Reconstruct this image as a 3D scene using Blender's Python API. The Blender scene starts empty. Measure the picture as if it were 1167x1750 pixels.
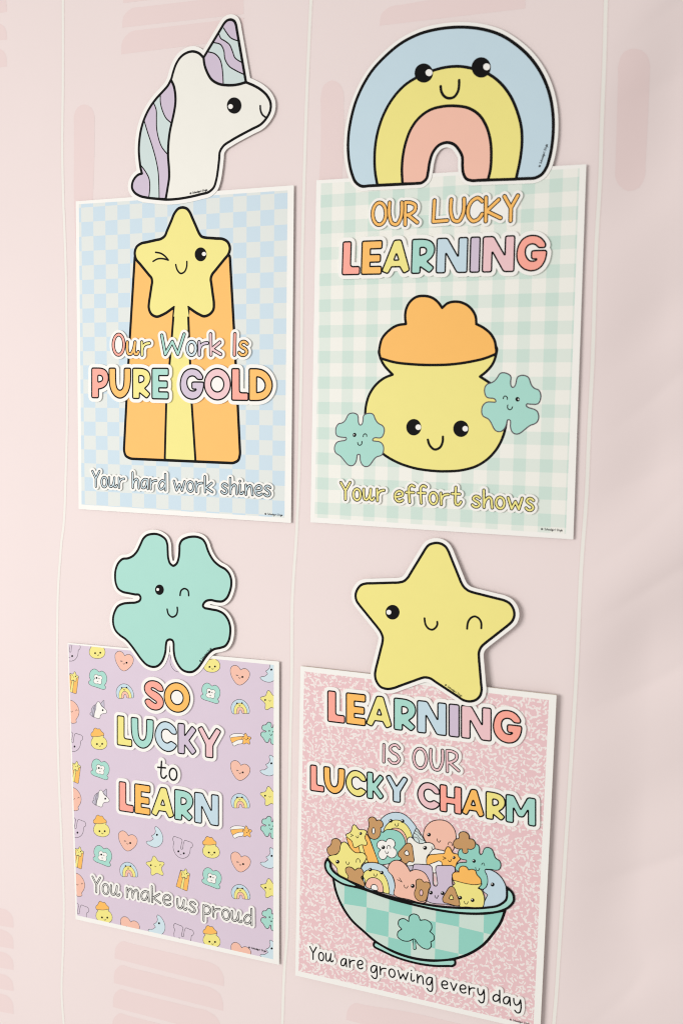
import bpy, math, random
import numpy as np
from mathutils import Matrix, Vector, Euler, noise
from mathutils.geometry import tessellate_polygon, delaunay_2d_cdt

S = bpy.context.scene
COL = S.collection

# ------------------------------------------------------------------ camera
PW, PH = 1167.0, 1750.0                       # size of the photograph the tracing was read from
FPX = 1701.4                                  # a 35 mm lens on a 24 x 36 mm frame held upright
ROT = (-0.09722527574819492, 0.3710741114641969, 0.014831698944893529)
POS = (0.6810353281060034, 0.3168085856083961, 1.5446619805991508)
# the wall is the plane y = 0 of the world; "wall space" below is x right, y up, z out of the wall
RX = Matrix.Rotation(math.pi / 2, 4, 'X')
cam = bpy.data.cameras.new('camera')
cam_o = bpy.data.objects.new('camera', cam)
COL.objects.link(cam_o)
cam_o.matrix_world = RX @ Matrix.Translation(POS) @ Euler(ROT, 'XYZ').to_matrix().to_4x4()
cam.sensor_fit = 'VERTICAL'
cam.sensor_height = 36.0
cam.lens = FPX / PH * 36.0
cam.clip_start = 0.02
cam.clip_end = 60.0
cam.dof.use_dof = True
cam.dof.focus_distance = 1.76
cam.dof.aperture_fstop = 2.8
S.camera = cam_o
S.cycles.filter_width = 1.1

# ------------------------------------------------------------------ light: a big soft window to the left, a pale room around
w = bpy.data.worlds.new('World')
S.world = w
w.use_nodes = True
bg = w.node_tree.nodes['Background']
bg.inputs['Color'].default_value = (1.0, 0.97, 0.945, 1)
bg.inputs['Strength'].default_value = 0.54
lamp = bpy.data.lights.new('window_light', 'AREA')
lamp.shape = 'RECTANGLE'
lamp.size, lamp.size_y = 2.4, 2.2
lamp.energy = 49
lamp.spread = math.radians(105)
lamp.color = (1.0, 0.985, 0.965)
lamp_o = bpy.data.objects.new('window_light', lamp)
COL.objects.link(lamp_o)
lp = Vector((-2.35, -3.7, 0.45))
lamp_o.location = lp
lamp_o.rotation_euler = (Vector((-0.16, 0, -0.48)) - lp).to_track_quat('-Z', 'Y').to_euler()

S.view_settings.view_transform = 'Standard'
S.view_settings.look = 'None'
S.view_settings.exposure = 0.07
S.view_settings.gamma = 1.0
S.view_settings.use_curve_mapping = False

# ------------------------------------------------------------------ materials
def lin(c):
    c = c / 255.0
    return c / 12.92 if c <= 0.04045 else ((c + 0.055) / 1.055) ** 2.4

def rgb(t, k=1.0):
    return tuple(min(1.0, lin(v) * k) for v in t) + (1.0,)

class NT:
    """small chain of math nodes"""
    def __init__(s, nt): s.nt = nt
    def node(s, t, **kw):
        n = s.nt.nodes.new(t)
        for k, v in kw.items(): setattr(n, k, v)
        return n
    def m(s, op, a, b=None, c=None):
        n = s.node('ShaderNodeMath', operation=op)
        for i, v in enumerate((a, b, c)):
            if v is None: continue
            if isinstance(v, (int, float)): n.inputs[i].default_value = v
            else: s.nt.links.new(v, n.inputs[i])
        return n.outputs[0]
    def link(s, a, b): s.nt.links.new(a, b)
    def mix(s, f, a, b):
        n = s.node('ShaderNodeMix', data_type='RGBA')
        for sock, v in ((n.inputs[0], f), (n.inputs[6], a), (n.inputs[7], b)):
            if isinstance(v, (tuple, float, int)): sock.default_value = v
            else: s.nt.links.new(v, sock)
        return n.outputs[2]

MATS = {}
def base_mat(name, rough=0.5, spec=0.35, grain=0.06, gscale=900.0):
    m = bpy.data.materials.new(name)
    m.use_nodes = True
    nt = m.node_tree
    p = nt.nodes['Principled BSDF']
    p.inputs['Roughness'].default_value = rough
    p.inputs['Specular IOR Level'].default_value = spec
    k = NT(nt)
    tc = k.node('ShaderNodeTexCoord')
    nz = k.node('ShaderNodeTexNoise')
    nz.inputs['Scale'].default_value = gscale
    nz.inputs['Detail'].default_value = 3
    k.link(tc.outputs['Object'], nz.inputs['Vector'])
    bp = k.node('ShaderNodeBump')
    bp.inputs['Strength'].default_value = grain
    bp.inputs['Distance'].default_value = 0.0004
    k.link(nz.outputs['Fac'], bp.inputs['Height'])
    k.link(bp.outputs['Normal'], p.inputs['Normal'])
    return m, k, p, tc

ALB = 0.90
PAL = {
 'white': (245, 243, 238), 'ink': (12, 10, 11), 'yellow': (241, 230, 134), 'orange': (252, 189, 92),
 'coral': (252, 167, 150), 'teal': (166, 218, 205), 'blue': (196, 219, 230), 'lilac': (208, 192, 212),
 'pink': (238, 196, 200), 'mint': (206, 222, 220), 'peach': (244, 191, 170), 'brown': (199, 152, 98),
 'purple': (218, 201, 217), 'bowlteal': (146, 210, 195), 'bowlpale': (205, 225, 214), 'whitebody': (240, 238, 229),
 'iceblue': (206, 226, 234), 'grey': (196, 190, 206), 'cardedge': (214, 200, 182), 'greyink': (70, 62, 70),
}
def mat(c):
    if c not in MATS:
        m, k, p, tc = base_mat('print_' + c, *((0.6, 0.08, 0.0) if c == 'ink' else ()))
        col = rgb(PAL[c], ALB if c not in ('ink', 'greyink') else 1.0)
        # faint unevenness of the ink, as in any printed card
        nz = k.node('ShaderNodeTexNoise'); nz.inputs['Scale'].default_value = 35.0; nz.inputs['Detail'].default_value = 4
        k.link(tc.outputs['Object'], nz.inputs['Vector'])
        dark = tuple(v * 0.965 for v in col[:3]) + (1,)
        k.link(k.mix(nz.outputs['Fac'], dark, col), p.inputs['Base Color'])
        MATS[c] = m
    return MATS[c]

def tri(k, x):            # fractional part
    return k.m('FRACT', x)

def mat_checks(name, u0, v0, cell, ca, cb):
    m, k, p, tc = base_mat(name)
    sx = k.node('ShaderNodeSeparateXYZ'); k.link(tc.outputs['Object'], sx.inputs[0])
    iu = k.m('FLOOR', k.m('DIVIDE', k.m('SUBTRACT', sx.outputs[0], u0 / 1000), cell / 1000))
    iv = k.m('FLOOR', k.m('DIVIDE', k.m('SUBTRACT', v0 / 1000, sx.outputs[1]), cell / 1000))
    par = k.m('FRACT', k.m('MULTIPLY', k.m('ADD', iu, iv), 0.5))
    f = k.m('GREATER_THAN', par, 0.25)
    k.link(k.mix(f, rgb(ca, ALB), rgb(cb, ALB)), p.inputs['Base Color'])
    return m

def mat_gingham(name, u0, v0, pu, pv, white, green):
    m, k, p, tc = base_mat(name)
    sx = k.node('ShaderNodeSeparateXYZ'); k.link(tc.outputs['Object'], sx.inputs[0])
    fu = k.m('FRACT', k.m('DIVIDE', k.m('SUBTRACT', sx.outputs[0], u0 / 1000), pu / 1000))
    fv = k.m('FRACT', k.m('DIVIDE', k.m('SUBTRACT', v0 / 1000, sx.outputs[1]), pv / 1000))
    f = k.m('ADD', k.m('MULTIPLY', k.m('LESS_THAN', fu, 0.48), 0.5), k.m('MULTIPLY', k.m('LESS_THAN', fv, 0.48), 0.5))
    k.link(k.mix(f, rgb(white, ALB), rgb(green, ALB)), p.inputs['Base Color'])
    return m

def mat_notebook(name, pink, white):
    """composition book marbling: short bent flecks, each turned its own way"""
    m, k, p, tc = base_mat(name)
    sc = k.node('ShaderNodeVectorMath', operation='SCALE'); sc.inputs['Scale'].default_value = 1000.0
    k.link(tc.outputs['Object'], sc.inputs[0])
    dn = k.node('ShaderNodeTexNoise'); dn.inputs['Scale'].default_value = 0.16; dn.inputs['Detail'].default_value = 2
    k.link(sc.outputs[0], dn.inputs['Vector'])
    off = k.node('ShaderNodeVectorMath', operation='MULTIPLY_ADD')
    k.link(dn.outputs['Color'], off.inputs[0]); off.inputs[1].default_value = (5.0, 5.0, 0)
    k.link(sc.outputs[0], off.inputs[2])
    res = None
    for (s, sh, a, b) in ((1 / 8.6, 0.0, 3.5, 1.28), (1 / 11.0, 331.7, 3.4, 1.2)):
        ad = k.node('ShaderNodeVectorMath', operation='ADD'); ad.inputs[1].default_value = (sh, sh * .7, 0)
        k.link(off.outputs[0], ad.inputs[0])
        v = k.node('ShaderNodeTexVoronoi', voronoi_dimensions='2D', feature='F1')
        v.inputs['Scale'].default_value = s
        k.link(ad.outputs[0], v.inputs['Vector'])
        d = k.node('ShaderNodeVectorMath', operation='SUBTRACT')
        k.link(ad.outputs[0], d.inputs[0]); k.link(v.outputs['Position'], d.inputs[1])
        lx = k.node('ShaderNodeSeparateXYZ'); k.link(d.outputs[0], lx.inputs[0])
        cs = k.node('ShaderNodeSeparateColor'); k.link(v.outputs['Color'], cs.inputs[0])
        an = k.m('MULTIPLY', cs.outputs[0], 6.283)
        c_, s_ = k.m('COSINE', an), k.m('SINE', an)
        rx = k.m('ADD', k.m('MULTIPLY', lx.outputs[0], c_), k.m('MULTIPLY', lx.outputs[1], s_))
        ry = k.m('SUBTRACT', k.m('MULTIPLY', lx.outputs[1], c_), k.m('MULTIPLY', lx.outputs[0], s_))
        bend = k.m('MULTIPLY', k.m('MULTIPLY', rx, rx), k.m('MULTIPLY', k.m('SUBTRACT', cs.outputs[1], 0.5), 0.22))
        ry = k.m('ABSOLUTE', k.m('ADD', ry, bend))
        ln = k.m('MULTIPLY', k.m('ADD', cs.outputs[2], 0.45), a * 0.72)
        dx = k.m('MAXIMUM', k.m('SUBTRACT', k.m('ABSOLUTE', rx), ln), 0.0)
        dist = k.m('SQRT', k.m('ADD', k.m('MULTIPLY', dx, dx), k.m('MULTIPLY', ry, ry)))
        th = k.m('MULTIPLY', k.m('ADD', cs.outputs[1], 0.75), b * 0.8)
        r = k.m('LESS_THAN', dist, th)
        res = r if res is None else k.m('MAXIMUM', res, r)
    k.link(k.mix(res, rgb(pink, ALB), rgb(white, ALB)), p.inputs['Base Color'])
    return m

# ------------------------------------------------------------------ planes: photo pixel -> millimetres on a sheet standing at its own depth
RC = np.array(Euler(ROT, 'XYZ').to_matrix())
T = np.array(POS)
class Plane:
    def __init__(s, cx, cy, z, tilt=0.0, pitch=0.0):
        s.O = np.array([cx, cy, z])
        s.U = np.array([math.cos(tilt), 0, math.sin(tilt)])
        V = np.array([0, math.cos(pitch), -math.sin(pitch)])
        s.N = np.cross(s.U, V); s.N /= np.linalg.norm(s.N)
        s.V = np.cross(s.N, s.U)
        M = Matrix.Identity(4)
        for i in range(3):
            M[i][0], M[i][1], M[i][2], M[i][3] = s.U[i], s.V[i], s.N[i], s.O[i]
        s.mw = RX @ M
    def px(s, pts):
        p = np.asarray(pts, float).reshape(-1, 2)
        d = np.stack([(p[:, 0] - PW / 2) / FPX, -(p[:, 1] - PH / 2) / FPX, -np.ones(len(p))], 1) @ RC.T
        k = ((s.O - T) @ s.N) / (d @ s.N)
        q = T + k[:, None] * d - s.O
        return np.stack([q @ s.U, q @ s.V], 1) * 1000.0

def Z(ox, oy, sc, pts):
    return [(ox + x / sc, oy + y / sc) for x, y in pts]

# ------------------------------------------------------------------ 2-D outlines (all in millimetres)
def spline(pts, closed=True, step=1.2):
    """Catmull-Rom through pts; a point given twice in a row is a sharp corner"""
    P = []; sharp = []
    for p in pts:
        p = tuple(p)
        if P and abs(P[-1][0] - p[0]) + abs(P[-1][1] - p[1]) < 1e-9: sharp[-1] = True
        else: P.append(p); sharp.append(False)
    P = np.array(P, float); n = len(P)
    if n < 3: return P
    Q = []; S2 = []
    for i in range(n):                     # a long side between short ones stays straight
        Q.append(P[i]); S2.append(sharp[i])
        if not closed and i == n - 1: break
        a, b = P[i], P[(i + 1) % n]
        l = np.linalg.norm(b - a)
        lp = np.linalg.norm(a - P[i - 1]) if (i > 0 or closed) else l
        ln_ = np.linalg.norm(P[(i + 2) % n] - b) if (i + 2 < n or closed) else l
        if l > 2.4 * lp and not sharp[i]: Q.append(a + (b - a) * min(.35, lp / l)); S2.append(False)
        if l > 2.4 * ln_ and not sharp[(i + 1) % n]: Q.append(b + (a - b) * min(.35, ln_ / l)); S2.append(False)
    P, sharp, n = np.array(Q), S2, len(Q)
    out = []
    for i in range(n if closed else n - 1):
        p1, p2 = P[i], P[(i + 1) % n]
        p0 = P[i - 1] if (i > 0 or closed) else p1
        p3 = P[(i + 2) % n] if (i + 2 < n or closed) else p2
        if sharp[i]: p0 = p1 + (p1 - p2) * 0.0 + (p1 - p2)
        if sharp[(i + 1) % n]: p3 = p2 + (p2 - p1)
        d = np.linalg.norm(p2 - p1)
        k = max(2, min(14, int(d / step)))
        # centripetal-like tangents limited by the length of this span
        l0 = max(np.linalg.norm(p1 - p0), 1e-6); l2 = max(np.linalg.norm(p3 - p2), 1e-6); l1 = max(d, 1e-6)
        m1 = ((p1 - p0) / l0 * l1 + (p2 - p1) / l1 * l0) / (l0 + l1) * l1
        m2 = ((p2 - p1) / l1 * l2 + (p3 - p2) / l2 * l1) / (l1 + l2) * l1
        for t in np.arange(k) / k:
            t2, t3 = t * t, t * t * t
            out.append((2*t3 - 3*t2 + 1) * p1 + (t3 - 2*t2 + t) * m1 + (-2*t3 + 3*t2) * p2 + (t3 - t2) * m2)
    if not closed: out.append(P[-1])
    return np.array(out)

def round_poly(pts, r, n=5):
    """straight-sided polygon with rounded corners; a point with a third value keeps that radius factor"""
    P = [np.array(p[:2], float) for p in pts]; F = [p[2] if len(p) > 2 else 1.0 for p in pts]
    out = []
    for i in range(len(P)):
        a, b, c = P[i - 1], P[i], P[(i + 1) % len(P)]
        la, lc = np.linalg.norm(a - b), np.linalg.norm(c - b)
        d = min(r * F[i], la * 0.45, lc * 0.45)
        if d < 1e-4: out.append(b); continue
        s, e = b + (a - b) / la * d, b + (c - b) / lc * d
        for t in np.linspace(0, 1, n):
            out.append((1 - t) ** 2 * s + 2 * t * (1 - t) * b + t * t * e)
    return np.array(out)

def ell(c, rx, ry, rot=0.0, n=40):
    a = np.linspace(0, 2 * math.pi, n, endpoint=False)
    x, y = rx * np.cos(a), ry * np.sin(a)
    cr, sr = math.cos(rot), math.sin(rot)
    return np.stack([c[0] + x * cr - y * sr, c[1] + x * sr + y * cr], 1)

class Grid:
    def __init__(s, lo, hi, cell):
        s.x = np.arange(lo[0], hi[0] + cell, cell); s.y = np.arange(lo[1], hi[1] + cell, cell)
        s.X, s.Y = np.meshgrid(s.x, s.y)
def grid_for(polys, pad, cell=None):
    A = np.concatenate([np.asarray(p) for p in polys])
    lo, hi = A.min(0) - pad, A.max(0) + pad
    if cell is None: cell = min(1.1, max(0.2, max(hi - lo) / 260))
    return Grid(lo, hi, cell)

def dist_seg(G, pts, closed):
    pts = np.asarray(pts, float)
    D = np.full(G.X.shape, 1e9)
    n = len(pts)
    if n == 1:
        return np.hypot(G.X - pts[0, 0], G.Y - pts[0, 1])
    for i in range(n if closed else n - 1):
        a, b = pts[i], pts[(i + 1) % n]
        d = b - a; l = d @ d
        if l < 1e-12: continue
        t = np.clip(((G.X - a[0]) * d[0] + (G.Y - a[1]) * d[1]) / l, 0, 1)
        np.minimum(D, (G.X - a[0] - t * d[0]) ** 2 + (G.Y - a[1] - t * d[1]) ** 2, out=D)
    return np.sqrt(D)

def sdf_poly(G, loops):
    D = None; ins = np.zeros(G.X.shape, bool)
    for L in loops:
        L = np.asarray(L, float)
        d = dist_seg(G, L, True)
        D = d if D is None else np.minimum(D, d)
        for i in range(len(L)):
            a, b = L[i - 1], L[i]
            if a[1] == b[1]: continue
            c = ((a[1] > G.Y) != (b[1] > G.Y)) & (G.X < (b[0] - a[0]) * (G.Y - a[1]) / (b[1] - a[1]) + a[0])
            ins ^= c
    return np.where(ins, -D, D)

def rdp(P, eps):
    n = len(P)
    if n < 5: return P
    keep = np.zeros(n, bool)
    j = int(np.argmax(((P - P[0]) ** 2).sum(1)))
    keep[0] = keep[j] = True
    st = [(0, j), (j, n)]
    Q = np.vstack([P, P[:1]])
    while st:
        a, b = st.pop()
        if b - a < 2: continue
        d = Q[b] - Q[a]; l = np.hypot(*d) + 1e-12
        e = np.abs((Q[a+1:b, 0] - Q[a, 0]) * d[1] - (Q[a+1:b, 1] - Q[a, 1]) * d[0]) / l
        i = int(np.argmax(e))
        if e[i] > eps:
            keep[a + 1 + i] = True
            st += [(a, a + 1 + i), (a + 1 + i, b)]
    return P[keep]

def contours(G, F, level=0.0, eps=0.035):
    F = F - level
    F = np.where(np.abs(F) < 1e-7, 1e-7, F)
    F = F.copy(); F[0, :] = np.maximum(F[0, :], .01); F[-1, :] = np.maximum(F[-1, :], .01)
    F[:, 0] = np.maximum(F[:, 0], .01); F[:, -1] = np.maximum(F[:, -1], .01)
    B = F < 0
    code = B[:-1, :-1] * 1 + B[:-1, 1:] * 2 + B[1:, 1:] * 4 + B[1:, :-1] * 8
    jj, ii = np.nonzero((code > 0) & (code < 15))
    nxt = {}
    # edges: 0 bottom, 1 right, 2 top, 3 left; inside kept on the left hand
    tab = {1: [(3, 0)], 2: [(0, 1)], 3: [(3, 1)], 4: [(1, 2)], 6: [(0, 2)], 7: [(3, 2)], 8: [(2, 3)], 9: [(2, 0)],
           11: [(2, 1)], 12: [(1, 3)], 13: [(1, 0)], 14: [(0, 3)], 5: [(3, 0), (1, 2)], 10: [(0, 1), (2, 3)]}
    def key(i, j, e):
        if e == 0: return (i, j, 0)
        if e == 2: return (i, j + 1, 0)
        if e == 3: return (i, j, 1)
        return (i + 1, j, 1)
    for j, i in zip(jj.tolist(), ii.tolist()):
        for a, b in tab[int(code[j, i])]:
            nxt[key(i, j, a)] = key(i, j, b)
    def pos(k):
        i, j, o = k
        if o == 0:
            f0, f1 = F[j, i], F[j, i + 1]; t = f0 / (f0 - f1)
            return (G.x[i] + t * (G.x[i + 1] - G.x[i]), G.y[j])
        f0, f1 = F[j, i], F[j + 1, i]; t = f0 / (f0 - f1)
        return (G.x[i], G.y[j] + t * (G.y[j + 1] - G.y[j]))
    loops = []
    while nxt:
        k0, k = next(iter(nxt.items()))
        L = [k0]; del nxt[k0]
        while k in nxt:
            L.append(k); k2 = nxt[k]; del nxt[k]; k = k2
        if len(L) < 4: continue
        P = rdp(np.array([pos(q) for q in L]), eps)
        if len(P) >= 3 and abs(area(P)) > 0.02: loops.append(P)
    return loops

def area(P):
    x, y = P[:, 0], P[:, 1]
    return 0.5 * float(np.sum(x * np.roll(y, -1) - np.roll(x, -1) * y))

def inside(p, L):
    c = False
    for i in range(len(L)):
        a, b = L[i - 1], L[i]
        if (a[1] > p[1]) != (b[1] > p[1]) and p[0] < (b[0] - a[0]) * (p[1] - a[1]) / (b[1] - a[1]) + a[0]: c = not c
    return c

def nest(loops):
    """outer loops, each with the holes lying in it (depth by containment)"""
    dep = [sum(1 for j, M in enumerate(loops) if j != i and inside(L[0], M)) for i, L in enumerate(loops)]
    out = []
    for i, L in enumerate(loops):
        if dep[i] % 2 == 0:
            out.append([L] + [M for j, M in enumerate(loops) if dep[j] == dep[i] + 1 and inside(M[0], L)])
    return out

# ------------------------------------------------------------------ mesh building: flat layers of ink, cards with thickness
class MB:
    def __init__(s): s.v = []; s.f = []; s.mi = []; s.mats = []
    def mid(s, m):
        if isinstance(m, str): m = mat(m)
        if m not in s.mats: s.mats.append(m)
        return s.mats.index(m)
    def fill(s, loops, z, m):
        mi = s.mid(m)
        for grp in nest(loops):
            vecs = [[Vector((float(p[0]), float(p[1]), 0)) for p in L] for L in grp]
            tris = tessellate_polygon(vecs)
            b = len(s.v)
            flat = [p for L in vecs for p in L]
            s.v += [(p.x / 1000, p.y / 1000, z / 1000) for p in flat]
            for t in tris:
                a, c, d = (flat[i] for i in t)
                cr = (c.x - a.x) * (d.y - a.y) - (c.y - a.y) * (d.x - a.x)
                if abs(cr) < 1e-9: continue
                s.f.append(tuple(b + i for i in (t if cr > 0 else t[::-1]))); s.mi.append(mi)
    def card(s, loops, z0, z1, m, edge=None):
        """a cut card: front at z1, back at z0, side walls"""
        s.fill(loops, z1, m)
        mi = s.mid(edge or m)
        for L in loops:
            L = np.asarray(L)
            n = len(L); b = len(s.v)
            for p in L:
                s.v.append((p[0] / 1000, p[1] / 1000, z0 / 1000)); s.v.append((p[0] / 1000, p[1] / 1000, z1 / 1000))
            for i in range(n):
                j = (i + 1) % n
                s.f.append((b + 2*i, b + 2*j, b + 2*j + 1, b + 2*i + 1)); s.mi.append(mi)
        bf = len(s.f); s.fill(loops, z0, m)
        for q in range(bf, len(s.f)): s.f[q] = s.f[q][::-1]
    def build(s, name, parent=None):
        me = bpy.data.meshes.new(name)
        me.from_pydata(s.v, [], s.f)
        for m in s.mats: me.materials.append(m)
        me.polygons.foreach_set('material_index', s.mi)
        me.update()
        o = bpy.data.objects.new(name, me)
        COL.objects.link(o)
        if parent is not None: o.parent = parent
        return o

def ccw(L):
    L = np.asarray(L, float)
    return L if area(L) > 0 else L[::-1]

LZ = 0.02             # one layer of print, in mm
class Pen:
    """draws shapes onto a sheet, each above the one before"""
    def __init__(s, z): s.z = z; s.clip = None; s.mb = MB(); s.step = LZ
    def up(s, n=1): s.z += s.step * n
    def _clip(s, G, F):
        if s.clip is None: return F
        return np.maximum(F, sdf_poly(G, [s.clip]))
    def shape(s, loops, fill, lw=0.0, ink='ink'):
        """outlined area: ink silhouette below, colour inset above"""
        G = grid_for(loops, lw + 1.0, None)
        F = sdf_poly(G, loops)
        if lw > 0:
            s.mb.fill(contours(G, s._clip(G, F - lw / 2)), s.z, ink); s.up()
            if fill: s.mb.fill(contours(G, s._clip(G, F + lw / 2)), s.z, fill); s.up()
        else:
            s.mb.fill(contours(G, s._clip(G, F)), s.z, fill); s.up()
    def stroke(s, lines, lw, ink='ink'):
        G = grid_for(lines, lw, None)
        D = None
        for L in lines:
            d = dist_seg(G, L, False); D = d if D is None else np.minimum(D, d)
        s.mb.fill(contours(G, s._clip(G, D - lw / 2)), s.z, ink); s.up()
    def flat(s, loop, m):
        if s.clip is not None: s.shape([loop], m)
        else: s.mb.fill([ccw(loop)], s.z, m); s.up()
    def done(s, name, parent):
        o = s.mb.build(name, parent); s.mb = MB(); return o

# ------------------------------------------------------------------ things
def thing(name, plane, label, cat, group=None):
    o = bpy.data.objects.new(name, None)
    o.empty_display_size = 0.05
    COL.objects.link(o)
    o.matrix_world = plane.mw
    o['label'] = label; o['category'] = cat
    if group: o['group'] = group
    return o

# drawings are lists of ops in the plane's millimetres:
#  ('F', loops, colour, lw) outlined area   ('S', lines, lw) line   ('E', loop) eye   ('H', loop, colour) dot
def draw(pen, ops, tf=lambda p: p, lws=1.0, ink='ink'):
    for op in ops:
        if op[0] == 'F': pen.shape([tf(L) for L in op[1]], op[2], op[3] * lws, ink)
        elif op[0] == 'P': pen.shape([tf(L) for L in op[1]], op[2], 0)
        elif op[0] == 'S': pen.stroke([tf(L) for L in op[1]], op[2] * lws, op[3] if len(op) > 3 else ink)
        elif op[0] == 'E': pen.flat(tf(op[1]), 'ink')
        elif op[0] == 'H': pen.flat(tf(op[1]), op[2] if len(op) > 2 else 'white')

class Tr:
    """a tracing read from one enlarged view of the photograph, mapped onto a plane"""
    def __init__(s, plane, ox, oy, sc): s.pl, s.a = plane, (ox, oy, sc)
    def mm(s, pts): return s.pl.px(Z(*s.a, pts))
    def closed(s, pts, step=1.2): return spline(s.mm(pts), True, step)
    def open(s, pts, step=1.0): return spline(s.mm(pts), False, step)
    def line(s, pts): return s.mm(pts)
    def ell(s, x, y, rx, ry=None):
        return s.mm([tuple(p) for p in ell((x, y), rx, ry or rx)])
    def F(s, pts, col, lw): return ('F', [s.closed(pts)], col, lw)
    def P(s, pts, col): return ('P', [s.closed(pts)], col)
    def Sx(s, pts, lw, ink='ink'): return ('S', [s.open(pts)], lw, ink)
    def eye(s, x, y, rx, ry=None, hx=None, hy=None, hr=None):
        r = [('E', s.ell(x, y, rx, ry))]
        if hx is not None: r.append(('H', s.ell(hx, hy, hr)))
        return r

# ------------------------------------------------------------------ lettering
def G_(s):
    return [tuple(float(v) for v in p.split(',')) for p in s.split()]
BOLD = {  # outlines in cap heights: width, loops; letters are stretched into the box they fill
 'L': (.55, [G_("0,0 0,1 .27,1 .27,.26 .55,.26 .55,0")]),
 'E': (.52, [G_("0,0 0,1 .52,1 .52,.74 .232,.74,0 .232,.60,0 .49,.60 .49,.35 .232,.35,0 .232,.253,0 .52,.253 .52,0")]),
 'P': (.56, [G_("0,0 0,1 .25,1 .34,.99 .44,.95 .52,.86 .56,.72 .55,.56 .49,.42 .40,.34 .30,.30 .24,.29,0 .24,0"),
             G_(".22,.735,.3 .28,.735 .33,.71 .355,.65 .34,.59 .29,.56 .22,.54,.3")]),
 'R': (.585, [G_("0,0 0,1 .25,1 .36,.985 .47,.94 .55,.85 .59,.70 .57,.56 .51,.44 .41,.345,0 .585,.17 .46,0 .236,.18,0 .236,0"),
             G_(".22,.735,.3 .30,.735 .345,.71 .365,.65 .34,.58 .29,.555 .22,.53,.3")]),
 'U': (.707, [G_("0,1 .23,1 .232,.62 .245,.44 .275,.34 .315,.295 .353,.285 .39,.295 .432,.34 .462,.44 .475,.62 .477,1 .707,1 .703,.6 .68,.38 .62,.2 .52,.07 .42,.012 .353,0 .285,.012 .185,.07 .087,.2 .027,.38 .004,.6")]),
 'D': (.715, [G_("0,0 0,1 .25,1 .40,.97 .53,.89 .63,.77 .70,.60 .712,.46 .68,.31 .61,.18 .51,.08 .39,.02 .25,0"),
             G_(".245,.725,.2 .33,.71 .42,.64 .47,.54 .48,.46 .45,.36 .38,.30 .245,.27,.2")]),
 'O': (.8, 'ellipse'),
 'I': (.27, [G_("0,0 0,1 .27,1 .27,0")]),
 'N': (.83, [G_("0,0 0,1 .29,1 .57,.49,0 .57,1 .83,1 .83,0 .55,0 .26,.54,0 .26,0")]),
 'H': (.72, [G_("0,0 0,1 .25,1 .25,.58,0 .47,.58,0 .47,1 .72,1 .72,0 .47,0 .47,.32,0 .25,.32,0 .25,0")]),
 'M': (.93, [G_("0,0 0,1 .26,1 .465,.55,0 .67,1 .93,1 .93,0 .68,0 .68,.52,0 .55,.25 .38,.25 .25,.52,0 .25,0")]),
 'K': (.68, [G_("0,0 0,1 .25,1 .25,.63,0 .50,.97 .67,.83 .41,.47,0 .67,.15 .51,0 .25,.29,0 .25,0")]),
 'Y': (.8, [G_("0,.9 .16,1 .39,.61,0 .63,1 .80,.9 .53,.40,.5 .53,0 .26,0 .26,.42,.5")]),
 'A': (.785, [G_(".32,1 .527,1 .785,.10 .605,0 .495,.2,0 .284,.2,0 .19,0 0,.085"), G_(".40,.574,.1 .453,.42,.1 .35,.42,.1")]),
}
def _zb(x0, y0, x1, y1, h, s):
    return [((x - x0) / h, (y1 - y) / h) for x, y in G_(s)]
BOLD['G'] = (.74, [_zb(115, 480, 370, 822, 343, "330,608 352,604 360,585 358,566 345,540 320,508 285,487 240,480 195,490 155,523 128,578 116,650 122,715 145,765 185,805 240,822 290,812 330,780 358,725 368,670 369,640 358,625 335,624 262,624 244,628 238,642 238,690 246,706 262,712 285,708 270,720 245,722 225,715 203,685 193,645 197,605 215,578 245,568 270,575 285,592 300,606")])
BOLD['C'] = (.73, [_zb(450, 512, 660, 800, 288, "640,628 656,622 659,600 648,565 620,535 585,517 550,512 510,525 478,560 457,610 450,660 462,715 490,760 530,790 575,800 615,787 645,758 660,730 652,714 610,692 595,695 575,712 555,713 530,695 518,660 518,625 530,600 555,588 580,595 598,615 615,628")])
BOLD['S'] = (.655, [_zb(350, 118, 538, 405, 287, "505,222 530,218 536,200 520,155 485,127 440,117 395,125 362,155 350,195 358,235 385,268 430,300 458,316 466,324 462,332 450,331 425,315 402,296 375,298 358,315 360,340 380,372 415,398 460,405 500,393 530,360 538,320 528,280 500,245 460,220 430,209 421,202 424,194 435,192 460,203 480,219")])

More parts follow.
